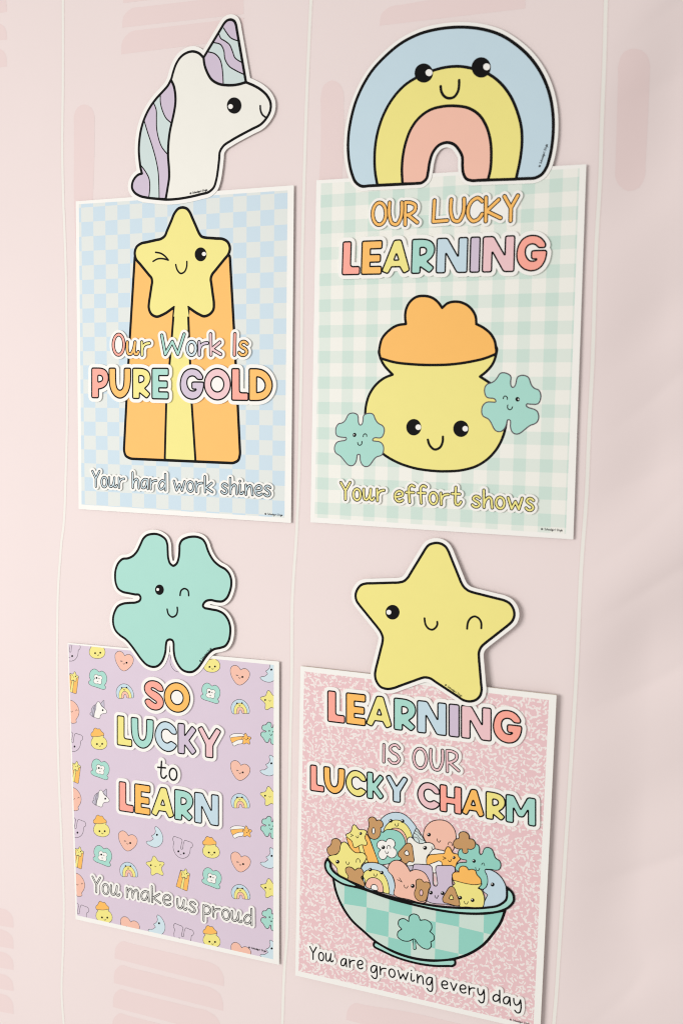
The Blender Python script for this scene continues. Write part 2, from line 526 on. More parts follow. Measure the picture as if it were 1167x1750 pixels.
# hand lettering: open strokes in cap heights, 'w' width, strokes ('c' curved / 'l' straight)
HAND = {
 'O': (.5, [('o', .25, .5, .25, .5)]), 'o': (.37, [('o', .185, .31, .185, .32)]),
 'u': (.52, [('c', "0,.62 0,.25 .06,.05 .16,.04 .28,.22 .36,.62"), ('c', "0.36,.62 .33,.2 .38,.04 .46,.04 .52,.14")]),
 'r': (.36, [('l', "0,.62 .02,0"), ('c', ".02,.26 .08,.44 .2,.54 .36,.57")]),
 'W': (.97, [('l', "0,.95 .16,.03 .46,.64 .70,.04 .97,1")]),
 'w': (.62, [('l', "0,.62 .15,.02 .32,.42 .47,.02 .62,.62")]),
 'k': (.44, [('l', "0,1 .02,0"), ('l', ".40,.6 .06,.28 .44,.03")]),
 'I': (.02, [('l', "0.01,1 0,0")]),
 's': (.34, [('c', ".33,.53 .23,.62 .1,.6 .04,.48 .12,.37 .26,.27 .32,.14 .24,.01 .1,0 0,.1")]),
 'Y': (.48, [('l', "0,1 .24,.52"), ('l', ".48,1 .24,.52 .24,0")]),
 'h': (.37, [('l', "0,1 .01,0"), ('c', "0.01,.2 .12,.5 .24,.6 .33,.48 .37,0")]),
 'a': (.39, [('c', ".36,.58 .22,.62 .06,.48 0,.25 .06,.05 .18,.05 .3,.28 .36,.58"), ('l', ".36,.6 .39,0")]),
 'd': (.39, [('c', ".36,.5 .22,.6 .06,.45 0,.22 .08,.04 .22,.08 .37,.34"), ('l', ".38,1 .39,0")]),
 'i': (.2, [('c', ".02,.6 0,.2 .05,.05 .13,.05 .2,.15"), ('l', ".02,.84 .025,.845")]),
 'n': (.37, [('l', "0,.62 .01,0"), ('c', "0.01,.2 .12,.5 .24,.6 .33,.48 .37,0")]),
 'e': (.37, [('c', ".02,.27 .2,.3 .36,.4 .35,.55 .23,.63 .1,.57 .01,.38 .03,.15 .14,.01 .28,.02 .37,.1")]),
 'f': (.38, [('c', ".38,.93 .26,1 .15,.9 .13,.6 .16,0"), ('l', "0,.57 .35,.58")]),
 't': (.42, [('c', ".18,.97 .15,.25 .2,.06 .3,.04 .42,.2"), ('l', "0,.62 .37,.62")]),
 'm': (.6, [('l', "0,.62 .01,0"), ('c', "0.01,.2 .1,.5 .2,.6 .28,.48 .3,.04"), ('c', ".3,.2 .4,.5 .5,.6 .57,.48 .6,0")]),
 'p': (.36, [('l', "0,.62 0,-.42"), ('c', "0,.5 .12,.62 .28,.57 .36,.38 .28,.16 .12,.07 0,.12")]),
 'g': (.38, [('c', ".36,.58 .22,.62 .06,.48 0,.25 .06,.05 .18,.05 .3,.28 .36,.58"), ('c', ".36,.6 .38,-.15 .3,-.4 .18,-.42 .04,-.26")]),
 'y': (.4, [('c', "0,.6 .02,.3 .12,.14 .26,.24 .38,.6"), ('c', ".38,.6 .4,-.08 .32,-.36 .2,-.42 .06,-.28")]),
 'v': (.38, [('l', "0,.6 .19,.02 .38,.6")]),
 'U': (.46, [('c', "0,1 .01,.35 .12,.05 .28,.02 .42,.28 .46,1")]),
 'R': (.46, [('l', "0,1 .01,0"), ('c', "0,1 .2,.99 .38,.86 .37,.66 .22,.5 .02,.42"), ('l', ".1,.44 .46,.1")]),
 'L': (.5, [('l', ".02,1 0,.02 .5,.06")]),
 'C': (.54, [('c', ".53,.85 .38,1 .18,.9 .03,.55 .06,.2 .22,.01 .4,.08 .54,.3")]),
 'K': (.54, [('l', "0,1 .01,0"), ('l', ".46,.88 .03,.42 .54,.12")]),
 'S': (.5, [('c', ".48,.84 .34,1 .14,.96 .05,.78 .16,.6 .38,.45 .48,.24 .36,.02 .14,0 0,.17")]),
 'c': (.34, [('c', ".33,.5 .2,.62 .05,.5 0,.3 .06,.08 .2,.0 .34,.1")]),
 'l': (.02, [('l', "0.01,1 0.01,0")]),
 '@': (.8, [('o', .4, .42, .38, .42), ('c', ".55,.58 .4,.66 .27,.5 .27,.34 .4,.2 .55,.27")]),
}
def hand_strokes(ch):
    w_, st = HAND[ch]
    out = []
    for s in st:
        if s[0] == 'o': out.append(('c', [tuple(p) for p in ell((s[1], s[2]), s[3], s[4], 0, 14)] + [(s[1] + s[3], s[2])], True))
        else: out.append((s[0], G_(s[1]), False))
    return w_, out

class Line:
    """a line of type: baseline and cap line through the photo at two places"""
    def __init__(s, plane, xa, ta, ba, xb, tb, bb, lean=0.0):
        s.pl = plane; s.a = (xa, ta, ba, xb, tb, bb); s.lean = lean
    def mm(s, pts):                    # pts: (photo x at the baseline, height in caps)
        xa, ta, ba, xb, tb, bb = s.a
        out = []
        for x, v in pts:
            q = (x - xa) / (xb - xa)
            t = ta + q * (tb - ta); b = ba + q * (bb - ba)
            out.append((x + s.lean * v, b + v * (t - b)))
        return s.pl.px(out)

BASE_T = 2.4         # thickness added to the flat printed lettering so it casts its drop shadow
def bold_word(pen, parent, line, text, boxes, cols, out=5.6, bw=1.35, rnd=4.0):
    glyphs = []
    for ch, (x0, x1) in zip(text, boxes):
        w_, loops = BOLD[ch]
        if loops == 'ellipse':
            L = [ell((w_ / 2, .5), w_ / 2, .5, 0, 48), ell((w_ / 2, .5), w_ * .225, .225, 0, 36)]
            lo = [line.mm([(x0 + p[0] / w_ * (x1 - x0), p[1]) for p in q]) for q in L]
        else:
            lo = []
            for q in loops:
                m_ = line.mm([(x0 + p[0] / w_ * (x1 - x0), p[1]) for p in q])
                lo.append(round_poly([tuple(m_[i]) + ((q[i][2],) if len(q[i]) > 2 else ()) for i in range(len(q))], rnd))
        glyphs.append(lo)
    word_mesh(pen, parent, [('poly', g) for g in glyphs], cols, out, bw, 0)

def hand_word(pen, parent, line, text, x0, x1, cols, hw=2.6, bw=1.0, out=4.2, gap=.16, space=.42, widths=None):
    """text set between two photo x positions; letters share the line by their own widths"""
    adv = []; cur = 0.0
    for i, ch in enumerate(text):
        if ch == ' ': cur += space; adv.append(None); continue
        w_, _ = HAND[ch]
        adv.append(cur); cur += w_ + gap
    tot = cur - gap
    sc = (x1 - x0) / tot
    glyphs = []
    for ch, a in zip(text, adv):
        if a is None: continue
        _, st = hand_strokes(ch)
        lines = []
        for kind, pts, cl in st:
            q = line.mm([(x0 + (a + p[0]) * sc, p[1]) for p in pts])
            lines.append(spline(q, False, 0.8) if kind == 'c' and len(q) > 2 else q)
        glyphs.append(('line', lines))
    word_mesh(pen, parent, glyphs, cols, out, bw, hw)

def word_mesh(pen, parent, glyphs, cols, out, bw, hw):
    z0 = pen.z
    allp = [L for _, g in glyphs for L in g]
    cell = 0.55
    G = grid_for(allp, hw + out + 2.0, cell)
    D = None
    for kind, g in glyphs:
        if kind == 'poly': d = sdf_poly(G, g)
        else:
            d = None
            for L in g:
                e = dist_seg(G, L, False); d = e if d is None else np.minimum(d, e)
            d = d - hw
        D = d if D is None else np.minimum(D, d)
    if out > 0:
        mb = MB()
        cs = contours(G, D, out)
        cs = [g[0] for g in nest(cs)]
        mb.card(cs, z0, z0 + BASE_T, 'white')
        base = mb.build('lettering', parent)
        zt = z0 + BASE_T + LZ
    else:
        base = None; zt = z0
    for i, (kind, g) in enumerate(glyphs):
        z = zt + (i % 2) * 2 * LZ
        g2 = grid_for(g, hw + 1.5, 0.3 if hw or out else 0.18)
        if kind == 'poly': d = sdf_poly(g2, g)
        else:
            d = None
            for L in g:
                e = dist_seg(g2, L, False); d = e if d is None else np.minimum(d, e)
            d = d - hw
        mb = MB()
        mb.fill(contours(g2, d, 0.5 if cols else 0.3), z, 'ink')
        c = cols[i % len(cols)] if cols else None
        if c: mb.fill(contours(g2, d, -bw * 1.15), z + LZ, c)
        mb.build('letter', base if base else parent)

def credit(pen, parent, plane, p0, p1, h, ink='ink'):
    """the small maker's line, set between two photo points"""
    text = '@ Schoolgirl Style'
    a, b = plane.px([p0])[0], plane.px([p1])[0]
    d = (b - a); ln = np.linalg.norm(d); d = d / ln; n = np.array([-d[1], d[0]])
    cur = 0.0; pos = []
    for ch in text:
        if ch == ' ': cur += .42; pos.append(None); continue
        pos.append(cur); cur += HAND[ch][0] + .17
    sc = ln / (cur - .17)
    lines = []
    for ch, x in zip(text, pos):
        if x is None: continue
        for kind, pts, cl in hand_strokes(ch)[1]:
            q = np.array([a + d * (x + p[0]) * sc + n * p[1] * h for p in pts])
            lines.append(spline(q, False, .4) if kind == 'c' and len(q) > 2 else q)
    G = grid_for(lines, 1.0, 0.16)
    D = None
    for L in lines:
        e = dist_seg(G, L, False); D = e if D is None else np.minimum(D, e)
    mb = MB(); mb.fill(contours(G, D, 0.30), pen.z, ink); pen.up()
    mb.build('maker_line', parent)

#@@WALL
# ------------------------------------------------------------------ the wall: pink printed backing paper, a little rippled
def wall_z(x, y):
    """depth of the paper in metres (always behind the cards)"""
    a = 0.62
    s_, t_ = x * math.cos(a) + y * math.sin(a), -x * math.sin(a) + y * math.cos(a)
    right = min(1.0, max(0.0, (x - 0.46) / 0.13))
    right *= right * (3 - 2 * right)
    n1 = noise.noise(Vector((s_ * 1.6, t_ * 6.5, 3.1)))
    n2 = noise.noise(Vector((x * 3.3 + 5, y * 2.1, 7.7)))
    n3 = noise.noise(Vector((s_ * 3.0 + 9, t_ * 15.0, 1.3)))
    r4 = (1 - abs(noise.noise(Vector((s_ * 2.0 + 4, t_ * 7.0, 9.1))))) ** 14
    z = -0.0013 - 0.0120 * right + n1 * (0.0006 + 0.0185 * right) + n2 * 0.0007 + n3 * (0.0001 + 0.0022 * right) - r4 * 0.0016 * right
    return min(z, -0.0003)

WP = Plane(0, 0, -0.003)
def wall_mat(name, c, k=ALB):
    m, kk, p, tc = base_mat(name, rough=0.62, spec=0.25, grain=0.10, gscale=420.0)
    nz = kk.node('ShaderNodeTexNoise'); nz.inputs['Scale'].default_value = 6.0; nz.inputs['Detail'].default_value = 5
    kk.link(tc.outputs['Object'], nz.inputs['Vector'])
    col = rgb(c, k)
    kk.link(kk.mix(nz.outputs['Fac'], tuple(v * 0.965 for v in col[:3]) + (1,), col), p.inputs['Base Color'])
    return m
M_WALL = wall_mat('pink_paper', (238, 223, 221))
M_BAR = wall_mat('pink_bar_print', (236, 215, 213))
M_STRIPE = wall_mat('white_stripe_print', (240, 237, 230))
M_EDGE = wall_mat('stripe_edge_print', (234, 217, 214))

def build_wall():
    me = bpy.data.meshes.new('wall')
    x0, x1, y0, y1, n, m_ = -1.5, 1.5, -1.6, 1.6, 440, 470
    V = []
    for j in range(m_ + 1):
        for i in range(n + 1):
            x, y = x0 + (x1 - x0) * i / n, y0 + (y1 - y0) * j / m_
            V.append((x, -wall_z(x, y), y))
    F = [(j*(n+1)+i, j*(n+1)+i+1, (j+1)*(n+1)+i+1, (j+1)*(n+1)+i) for j in range(m_) for i in range(n)]
    me.from_pydata(V, [], F)
    me.polygons.foreach_set('use_smooth', [True] * len(F))
    me.materials.append(M_WALL); me.update()
    o = bpy.data.objects.new('wall', me); COL.objects.link(o)
    o['kind'] = 'structure'
    o['label'] = 'wall covered with pale pink printed paper behind the posters'; o['category'] = 'wall'
    return o
wall = build_wall()

def drape(name, loop, m, lift):
    """print lying on the rippled paper: outline in wall millimetres, filled with points that follow the ripples"""
    L = ccw(loop)
    lo, hi = L.min(0), L.max(0)
    step = 6.9
    extra = [(x, y) for x in np.arange(lo[0], hi[0], step) for y in np.arange(lo[1], hi[1], step) if inside((x, y), L)]
    vs = [Vector(p) for p in L.tolist()] + [Vector(p) for p in extra]
    n = len(L)
    v, e, f, *_ = delaunay_2d_cdt(vs, [], [list(range(n))], 1, 1e-5)
    me = bpy.data.meshes.new(name)
    me.from_pydata([(p.x/1000, -(wall_z(p.x/1000, p.y/1000) + lift/1000), p.y/1000) for p in v], [], [list(q) for q in f])
    me.polygons.foreach_set('use_smooth', [True] * len(me.polygons))
    me.materials.append(m); me.update()
    o = bpy.data.objects.new(name, me); COL.objects.link(o); o.parent = wall
    return o

def stripe(pts, wpx):
    c = spline(WP.px(pts), False, 12.0)
    # resample evenly
    d = np.r_[0, np.cumsum(np.hypot(*np.diff(c, axis=0).T))]
    s_ = np.arange(0, d[-1], 6.0)
    c = np.stack([np.interp(s_, d, c[:, 0]), np.interp(s_, d, c[:, 1])], 1)
    t = np.gradient(c, axis=0); t /= np.linalg.norm(t, axis=1)[:, None]
    nn = np.stack([-t[:, 1], t[:, 0]], 1)
    for nm, hw_, m_, lift in (('stripe_edge', wpx / 2 + 0.9, M_EDGE, 0.12), ('printed_stripe', wpx / 2 - 0.5, M_STRIPE, 0.2)):
        V, F = [], []
        for p, q in zip(c, nn):
            for sgn in (-1, 1):
                x, y = (p + q * sgn * hw_) / 1000
                V.append((x, -(wall_z(x, y) + lift / 1000), y))
        for i in range(len(c) - 1): F.append((2*i, 2*i+2, 2*i+3, 2*i+1))
        me = bpy.data.meshes.new(nm); me.from_pydata(V, [], F); me.materials.append(m_); me.update()
        o = bpy.data.objects.new(nm, me); COL.objects.link(o)
        if nm == 'stripe_edge': o.parent = wall; edge = o
        else: o.parent = edge
stripe([(109,-160),(109,0),(109,154),(108,257),(109.5,335),(112,400),(114,460),(115,540),(116,640),(115.5,745),(113.5,820),(112,870),(110,900),(106.4,927),(101.3,994),(99,1081),(98.7,1184),(101.3,1313),(106.4,1441),(110.5,1544),(109,1621),(107,1698),(111,1760),(112,1900)], 5.8)
stripe([(536,-160),(532,0),(529.6,51),(524.4,180),(520.3,308),(517,450),(516,590),(513.5,720),(509.6,860),(507,920),(503.6,968),(500,1028),(499.3,1076),(499.3,1136),(497,1250),(494.5,1400),(492,1540),(490.7,1601),(487,1648),(483,1750),(477,1900)], 6.2)
stripe([(1042,-160),(1035,0),(1032.3,103),(1028,206),(1025,300),(1018.5,417),(1011.6,623),(1006.5,726),(1001.5,850),(994,953),(984,1159),(974.6,1313),(963.3,1493),(950.4,1699),(946,1750),(936,1900)], 6.4)

def bar(pts): drape('printed_bar', spline(WP.px(pts), True, 6.0), M_BAR, 0.12)
bar([(128,250),(128,198),(134,184),(146,179),(157,184),(163,198),(163,250),(160,350),(158,420),(158,420),(131,420),(131,420),(128,340)])
bar([(549,240),(549,165),(555,145),(568,138),(581,144),(588,160),(588,240),(584,330),(582,420),(582,420),(547,420),(547,420),(546,320)])
bar([(1053,200),(1056,110),(1066,88),(1085,82),(1103,90),(1109,108),(1104,220),(1100,300),(1090,319),(1072,325),(1056,315),(1050,300)])
bar([(210.5,48),(210.5,48),(212,30),(222,18),(250,12),(417,-8),(417,-8),(417,24.5),(417,24.5)])
bar([(208.5,93.5),(208.5,93.5),(211,70),(222,57),(250,51),(417,31),(417,31),(417,67),(417,67)])
bar([(212,6),(212,6),(214,-12),(226,-30),(417,-55),(417,-55),(417,-17),(417,-17)])
bar([(649,44.5),(649,44.5),(652,25),(668,12),(720,3),(896,-20),(896,-20),(898,15),(898,15)])
for (a, b, c, d) in ((-20, 24, -22, 0), (41, 71, 44, 0), (84, 117, 87, 0)):
    bar([(-160, a + 14), (-160, a + 14), (-20, a), (4, a + 1), (11, a + 8), (14, b - 3), (14, b - 3), (-160, b + 20), (-160, b + 20)])
bar([(197,1637),(197,1637),(199,1618),(210,1608),(357,1643),(375,1653),(383,1668),(383,1685),(383,1685)])
bar([(196,1679),(196,1679),(197,1660),(208,1649),(357,1686),(377,1699),(382,1715),(382,1727),(382,1727)])
bar([(194,1720),(194,1720),(196,1700),(206,1690),(355,1727),(374,1742),(379,1757),(379,1770),(379,1770)])
bar([(193,1762),(193,1762),(195,1741),(205,1731),(350,1769),(370,1783),(375,1799),(375,1812),(375,1812)])
bar([(592,1742),(592,1742),(595,1724),(606,1713.5),(700,1729),(800,1752),(820,1766),(828,1800),(828,1800)])
bar([(590,1786),(590,1786),(592,1768),(604,1757),(700,1774),(800,1797),(820,1812),(828,1846),(828,1846)])
for (a, b) in ((1554, 1585), (1590, 1621), (1628, 1657), (1666, 1693), (1700, 1732)):
    bar([(-160, a - 34), (-160, a - 34), (-20, a - 8), (12, a), (22, a + 9), (25, b), (25, b), (-160, b - 32), (-160, b - 32)])

# ------------------------------------------------------------------ posters
PG = 'printed classroom posters taped to the wall'
CG = 'die-cut figures taped above the posters'
def sheet(parent, plane, corners, pr, t, m_print, edge='white'):
    q = plane.px(corners)
    mb = MB()
    L = ccw(round_poly([tuple(p) for p in q], 1.2, 3))
    mb.card([L], -t, 0.0, 'white', edge)
    mb.build('paper_sheet', parent)
    mb = MB(); mb.fill([ccw(plane.px(pr))], LZ, m_print)
    mb.build('printed_background', parent)

#@@POSTERS
pA = Plane(-.2258, .4040, .0024, 0.0040)
A = thing('poster', pA, 'blue checked poster with a winking star on a gold bar, reading Pure Gold', 'poster', PG)
prA = [(135.3, 349), (491.6, 325.3), (486.3, 885), (140, 862.3)]
o0 = pA.px([(139.3, 355)])[0]; o1 = pA.px([(143, 862)])[0]
sheet(A, pA, [(130, 344), (502.3, 316.5), (497.3, 893.8), (135, 870)], prA, 0.6,
      mat_checks('blue_checks', o0[0], o0[1], (o0[1] - o1[1]) / 21.0, (222, 227, 223), (199, 219, 231)))
pen = Pen(LZ * 2)
t1 = Tr(pA, 110, 310, 2.846); t2 = Tr(pA, 110, 560, 2.846)
bar_px = [(231, 436), (393, 436), (400.5, 570), (410.6, 776), (408, 787), (399, 791.5), (224, 784), (215, 779.5), (212.3, 770), (221, 600)]
b_ = round_poly([tuple(p) for p in pA.px(bar_px)], 4)
pen.shape([b_], 'orange', 4.9)
pen.done('gold_bar', A)
strip = pA.px([(298, 525), (321.5, 525), (328, 690), (334.5, 788.5), (282, 786), (284.5, 690), (294.5, 570)])
pen.shape([ccw(strip)], 'yellow', 4.4)
star1 = [(520,195),(540,150),(555,133),(575,127),(598,134),(612,152),(655,250),(668,268),(690,274),(770,280),(795,295),(806,325),(798,355),(720,452),(713,475),(728,590),(725,625),(705,648),(680,656),(655,646),(603,612),(603,612),(604,640),(604,640),(534,640),(534,640),(535,612),(535,612),(480,648),(450,658),(425,646),(412,615),(413,590),(428,490),(425,470),(350,378),(344,345),(352,320),(375,302),(470,280),(490,265)]
pen.shape([t1.closed(star1)], 'yellow', 4.9)
patch = pA.px([(299.4, 523), (320.6, 523), (323.4, 541), (297.3, 541)])
pen.flat(ccw(patch), 'yellow')
st = pen.done('printed_star', A)
draw(pen, t1.eye(664, 355, 29, 34, 680, 353, 10)); pen.done('eye', st)
draw(pen, [('S', [t1.open([(445,345),(470,350),(490,363),(507,383)]), t1.open([(507,383),(480,376),(455,377),(433,389)])], 3.0)]); pen.done('eye', st)
draw(pen, [t1.Sx([(543,405),(550,430),(568,448),(585,440),(596,415),(597,390)], 3.0)]); pen.done('mouth', st)
zt = pen.z + LZ
pen.z = zt
ln = Line(pA, 192.6, 572, 606.5, 426, 571, 606.5, 0.3)
hand_word(pen, A, ln, 'Our', 195.5, 257, ['coral', 'orange', 'yellow'], hw=3.1, bw=1.05, out=5.0)
hand_word(pen, A, ln, 'Work', 278, 378.5, ['teal', 'iceblue', 'lilac', 'pink'], hw=3.1, bw=1.05, out=5.0, gap=.14)
hand_word(pen, A, ln, 'Is', 402.2, 424, ['coral', 'orange'], hw=3.1, bw=1.05, out=5.0, gap=.17)
ln = Line(pA, 158.5, 628.3, 680.4, 467.7, 629.5, 686)
bold_word(pen, A, ln, 'PURE', [(158.3, 188), (187.7, 226), (228, 259.6), (261, 290.2)], ['coral', 'orange', 'yellow', 'teal'], out=6.6, bw=1.85)
bold_word(pen, A, ln, 'GOLD', [(308.7, 350.5), (350, 396), (396.8, 426.3), (426.5, 467.7)], ['lilac', 'pink', 'coral', 'orange'], out=6.6, bw=1.85)
for txt, x0, x1, y0, y1 in (('Your', 160, 214, 831, 833.5), ('hard', 228.5, 284.5, 833.5, 837.5), ('work', 299, 364.5, 838, 841.5), ('shines', 380, 463.5, 842.5, 847.5)):
    hand_word(pen, A, Line(pA, x0, y0 - 26, y0, x1, y1 - 27, y1), txt, x0, x1, ['iceblue'], hw=2.0, bw=.9, out=4.2, gap=.15)
pen.z = LZ * 3
credit(pen, A, pA, (452.6, 879.5), (482.8, 882), 3.4)

pB = Plane(.2460, .4050, .0027, 0.0048)
B = thing('poster', pB, 'poster with mint green gingham and a smiling pot of gold, reading Our Lucky Learning', 'poster', PG)
prB = [(548.5, 313.5), (990, 287.5), (966.3, 912.5), (537.8, 884.4)]
g0 = pB.px([(587, 440), (711, 440), (988, 302.3), (972, 691.6)])
sheet(B, pB, [(540.6, 308), (1001.3, 280.6), (979, 922), (530.5, 892.7)], prB, 0.6,
      mat_gingham('mint_gingham', g0[0][0], g0[2][1], (g0[1][0] - g0[0][0]) / 3, (g0[2][1] - g0[3][1]) / 8, (240, 239, 231), (203, 224, 213)))
pen = Pen(LZ * 2)
v2 = Tr(pB, 520, 590, 2.334)
v1 = lambda pts: [(x, y - 746.9) for x, y in pts]
body = [(298,20),(303,50),(318,80),(335,100),(352,117),(352,117),(320,130),(285,158),(260,195),(246,240),(243,290),(252,340),(275,390),(310,430),(360,462),(430,488),(500,500),(560,503),(630,498),(690,480),(740,445),(775,400),(800,335),(805,270),(795,215),(770,175),(735,148),(700,125),(700,125),(725,105),(750,75),(763,40),(766,10),(700,-40),(530,-60),(370,-40)]
pen.shape([v2.closed(body)], 'yellow', 4.3)
pot = pen.done('printed_pot', B)
gold = v1([(300,755),(310,720),(335,690),(370,668),(405,662),(405,662),(402,640),(405,605),(420,575),(445,555),(475,550),(510,558),(535,578),(549,598),(549,598),(570,580),(605,573),(640,582),(668,605),(683,635),(685,662),(685,662),(715,678),(745,705),(760,735),(765,770),(763,782)]) + [(763,35),(720,52),(660,66),(590,76),(510,79),(430,76),(360,68),(303,52),(303,52),(298,25)]
pen.shape([v2.closed(gold)], 'orange', 4.3)
pen.done('gold_heap', pot)
draw(pen, v2.eye(436, 327, 30, 33, 454, 327, 11)); pen.done('eye', pot)
draw(pen, v2.eye(624, 333, 31, 33, 641, 333, 11)); pen.done('eye', pot)
draw(pen, [v2.Sx([(492,377),(500,400),(520,416),(540,408),(551,385),(552,365)], 3.9)]); pen.done('mouth', pot)
zt = pen.z

# the clover figure, traced once from its big cut-out, is also the small clovers of the prints
pC4 = Plane(-.2472, -.12, .0037, 0.0040, 0.006)
c4 = Tr(pC4, 170, 890, 4.488)
clover_pts = [(340,135),(365,112),(400,102),(440,102),(480,118),(510,145),(522,180),(525,230),(530,290),(545,330),(567,345),(592,330),(608,290),(615,230),(618,180),(632,152),(665,132),(710,122),(755,125),(795,145),(815,175),(830,220),(850,265),(880,310),(920,345),(970,375),(995,405),(1010,445),(1012,490),(1000,545),(975,595),(945,617),(905,618),(850,608),(820,615),(800,635),(795,655),(810,670),(860,680),(910,690),(955,715),(985,755),(1003,810),(1003,870),(990,925),(965,960),(925,975),(880,985),(850,1005),(815,1045),(785,1090),(750,1135),(715,1158),(680,1160),(640,1145),(605,1105),(582,1055),(572,1000),(570,940),(562,918),(540,910),(520,920),(512,950),(508,1000),(495,1050),(470,1095),(440,1117),(405,1120),(365,1105),(325,1065),(285,1010),(245,955),(205,910),(160,878),(125,840),(108,790),(107,745),(120,695),(145,655),(180,637),(230,630),(285,625),(312,610),(318,590),(308,570),(275,565),(225,555),(180,545),(145,520),(128,480),(122,430),(128,370),(150,320),(180,293),(220,288),(255,272),(290,235),(315,185)]
clover_face = c4.eye(462, 529, 34, 40, 449, 527, 11)
clover_wink = [c4.Sx([(620,572),(628,535),(655,520),(680,535),(686,574)], 3.2)]
clover_mouth = [c4.Sx([(521,678),(530,715),(558,738),(588,725),(600,690),(598,664)], 3.2)]
clover_ops = [('F', [c4.closed(clover_pts)], 'teal', 4.4)] + clover_face + clover_wink + clover_mouth

def norm_ops(ops):
    """drawing moved to its own centre and scaled to height 1"""
    A_ = np.concatenate([L for op in ops if op[0] in 'FP' for L in op[1]])
    lo, hi = A_.min(0), A_.max(0); c = (lo + hi) / 2; h = hi[1] - lo[1]
    out = []
    for op in ops:
        if op[0] in 'FPS': out.append((op[0], [(L - c) / h for L in op[1]]) + tuple(op[2:]))
        else: out.append((op[0], (op[1] - c) / h) + tuple(op[2:]))
    return out
def place_tf(plane, cpx, hpx, rot=0.0, mirror=False):
    c = plane.px([cpx])[0]
    h = np.linalg.norm(plane.px([(cpx[0], cpx[1] - hpx / 2)])[0] - plane.px([(cpx[0], cpx[1] + hpx / 2)])[0])
    cr, sr = math.cos(rot) * h, math.sin(rot) * h
    def tf(P):
        P = np.asarray(P) * ([-1, 1] if mirror else [1, 1])
        return np.stack([c[0] + P[:, 0] * cr - P[:, 1] * sr, c[1] + P[:, 0] * sr + P[:, 1] * cr], 1)
    return tf
ICON = {'clover': norm_ops(clover_ops)}
pen.z = zt
for cpx, h, rot, mir in (((613.6, 751.6), 91, 0.0, False), ((873.3, 690), 101, -0.13, True)):
    tf = place_tf(pB, cpx, h, rot, mir)
    ops = ICON['clover']
    draw(pen, ops[:1], tf, 0.42, 'greyink')
    cl = pen.done('printed_clover', B)
    draw(pen, ops[1:3], tf); pen.done('eye', cl)
    draw(pen, ops[3:4], tf, 0.5); pen.done('eye', cl)
    draw(pen, ops[4:], tf, 0.5); pen.done('mouth', cl)
ln = Line(pB, 636, 347.3, 384.6, 714, 346.5, 384.4, 0.6)
hand_word(pen, B, ln, 'OUR', 637.5, 713.5, ['orange'], hw=3.2, bw=.9, out=4.6, gap=.13)
ln = Line(pB, 740, 343.5, 380, 884, 335, 377.5, 1.0)
hand_word(pen, B, ln, 'LUCKY', 741, 884, ['orange'], hw=3.2, bw=.9, out=4.6, gap=.125)
ln = Line(pB, 585, 413.2, 470.8, 934.7, 400.5, 464, 1.8)
bold_word(pen, B, ln, 'LEARNING', [(585, 616), (617.5, 653), (652, 701.5), (702.8, 743), (745, 799), (802.3, 820), (823.5, 879), (881, 934)],
          ['coral', 'orange', 'yellow', 'teal', 'blue', 'lilac', 'pink', 'coral'], out=6.2, bw=1.75)
for txt, x0, x1, y0, y1 in (('Your', 583.5, 657, 853, 856), ('effort', 675.5, 788, 856.5, 864), ('shows', 807.5, 912, 865.5, 872)):
    hand_word(pen, B, Line(pB, x0, y0 - 28.5, y0, x1, y1 - 32, y1), txt, x0, x1, ['yellow'], hw=2.35, bw=.8, out=4.3, gap=.17)
pen.z = LZ * 3
credit(pen, B, pB, (923.8, 905.5), (960.5, 908), 3.2)

#@@CUTOUTS
def cutout(plane, loops, label, border, t=0.55, cat='wall cutout', name='cutout'):
    o = thing(name, plane, label, cat, CG)
    G = grid_for(loops, border + 2)
    F = None
    for L in loops:
        d = sdf_poly(G, [L]); F = d if F is None else np.minimum(F, d)
    mb = MB(); cs = contours(G, F, border)
    cs = sorted(cs, key=lambda L: -abs(area(L)))[:1] if len(cs) > 1 and not nest(cs)[0][1:] else cs
    mb.card(cs, -t, 0.0, 'white', 'white')
    mb.build('card_backing', o)
    return o

K = cutout(pC4, [c4.closed(clover_pts)], 'winking teal four leaf clover cutout hanging over the lavender poster', 7.6, name='clover_cutout')
pen = Pen(LZ)
draw(pen, clover_ops[:1]); cl = pen.done('clover', K)
draw(pen, clover_face); pen.done('eye', cl)
draw(pen, clover_wink); pen.done('eye', cl)
draw(pen, clover_mouth); pen.done('mouth', cl)
credit(pen, K, pC4, (342.6, 1131.5), (362.2, 1108.5), 3.4)

# unicorn
pU = Plane(-.2258, .68, .0034, 0.0040, 0.0070)
u = Tr(pU, 200, 10, 3.89)
u_body = [(360,492),(375,440),(395,385),(425,340),(465,312),(505,303),(545,315),(577,345),(577,345),(583,390),(600,440),(630,490),(675,518),(740,528),(800,524),(858,508),(858,508),(910,530),(960,560),(1000,600),(1022,650),(1018,700),(995,745),(960,785),(900,818),(830,855),(760,895),(705,935),(685,970),(680,1020),(672,1090),(660,1160),(645,1205),(615,1235),(560,1252),(460,1275),(390,1285),(330,1288),(260,1282),(200,1275),(150,1262),(118,1240),(102,1210),(105,1175),(120,1145),(145,1122),(168,1115),(168,1115),(160,1085),(152,1030),(147,960),(150,900),(160,830),(180,760),(215,685),(260,620),(310,565),(340,530)]
u_horn = [(577,345),(577,345),(712,120),(733,98),(757,92),(780,102),(792,128),(858,508),(858,508),(800,524),(740,528),(675,518),(630,490),(600,440),(583,390)]
U_ = cutout(pU, [u.closed(u_body), u.closed(u_horn)], 'white unicorn head cutout with striped lilac mane and horn', 8.6, name='unicorn_cutout')
pen = Pen(LZ)
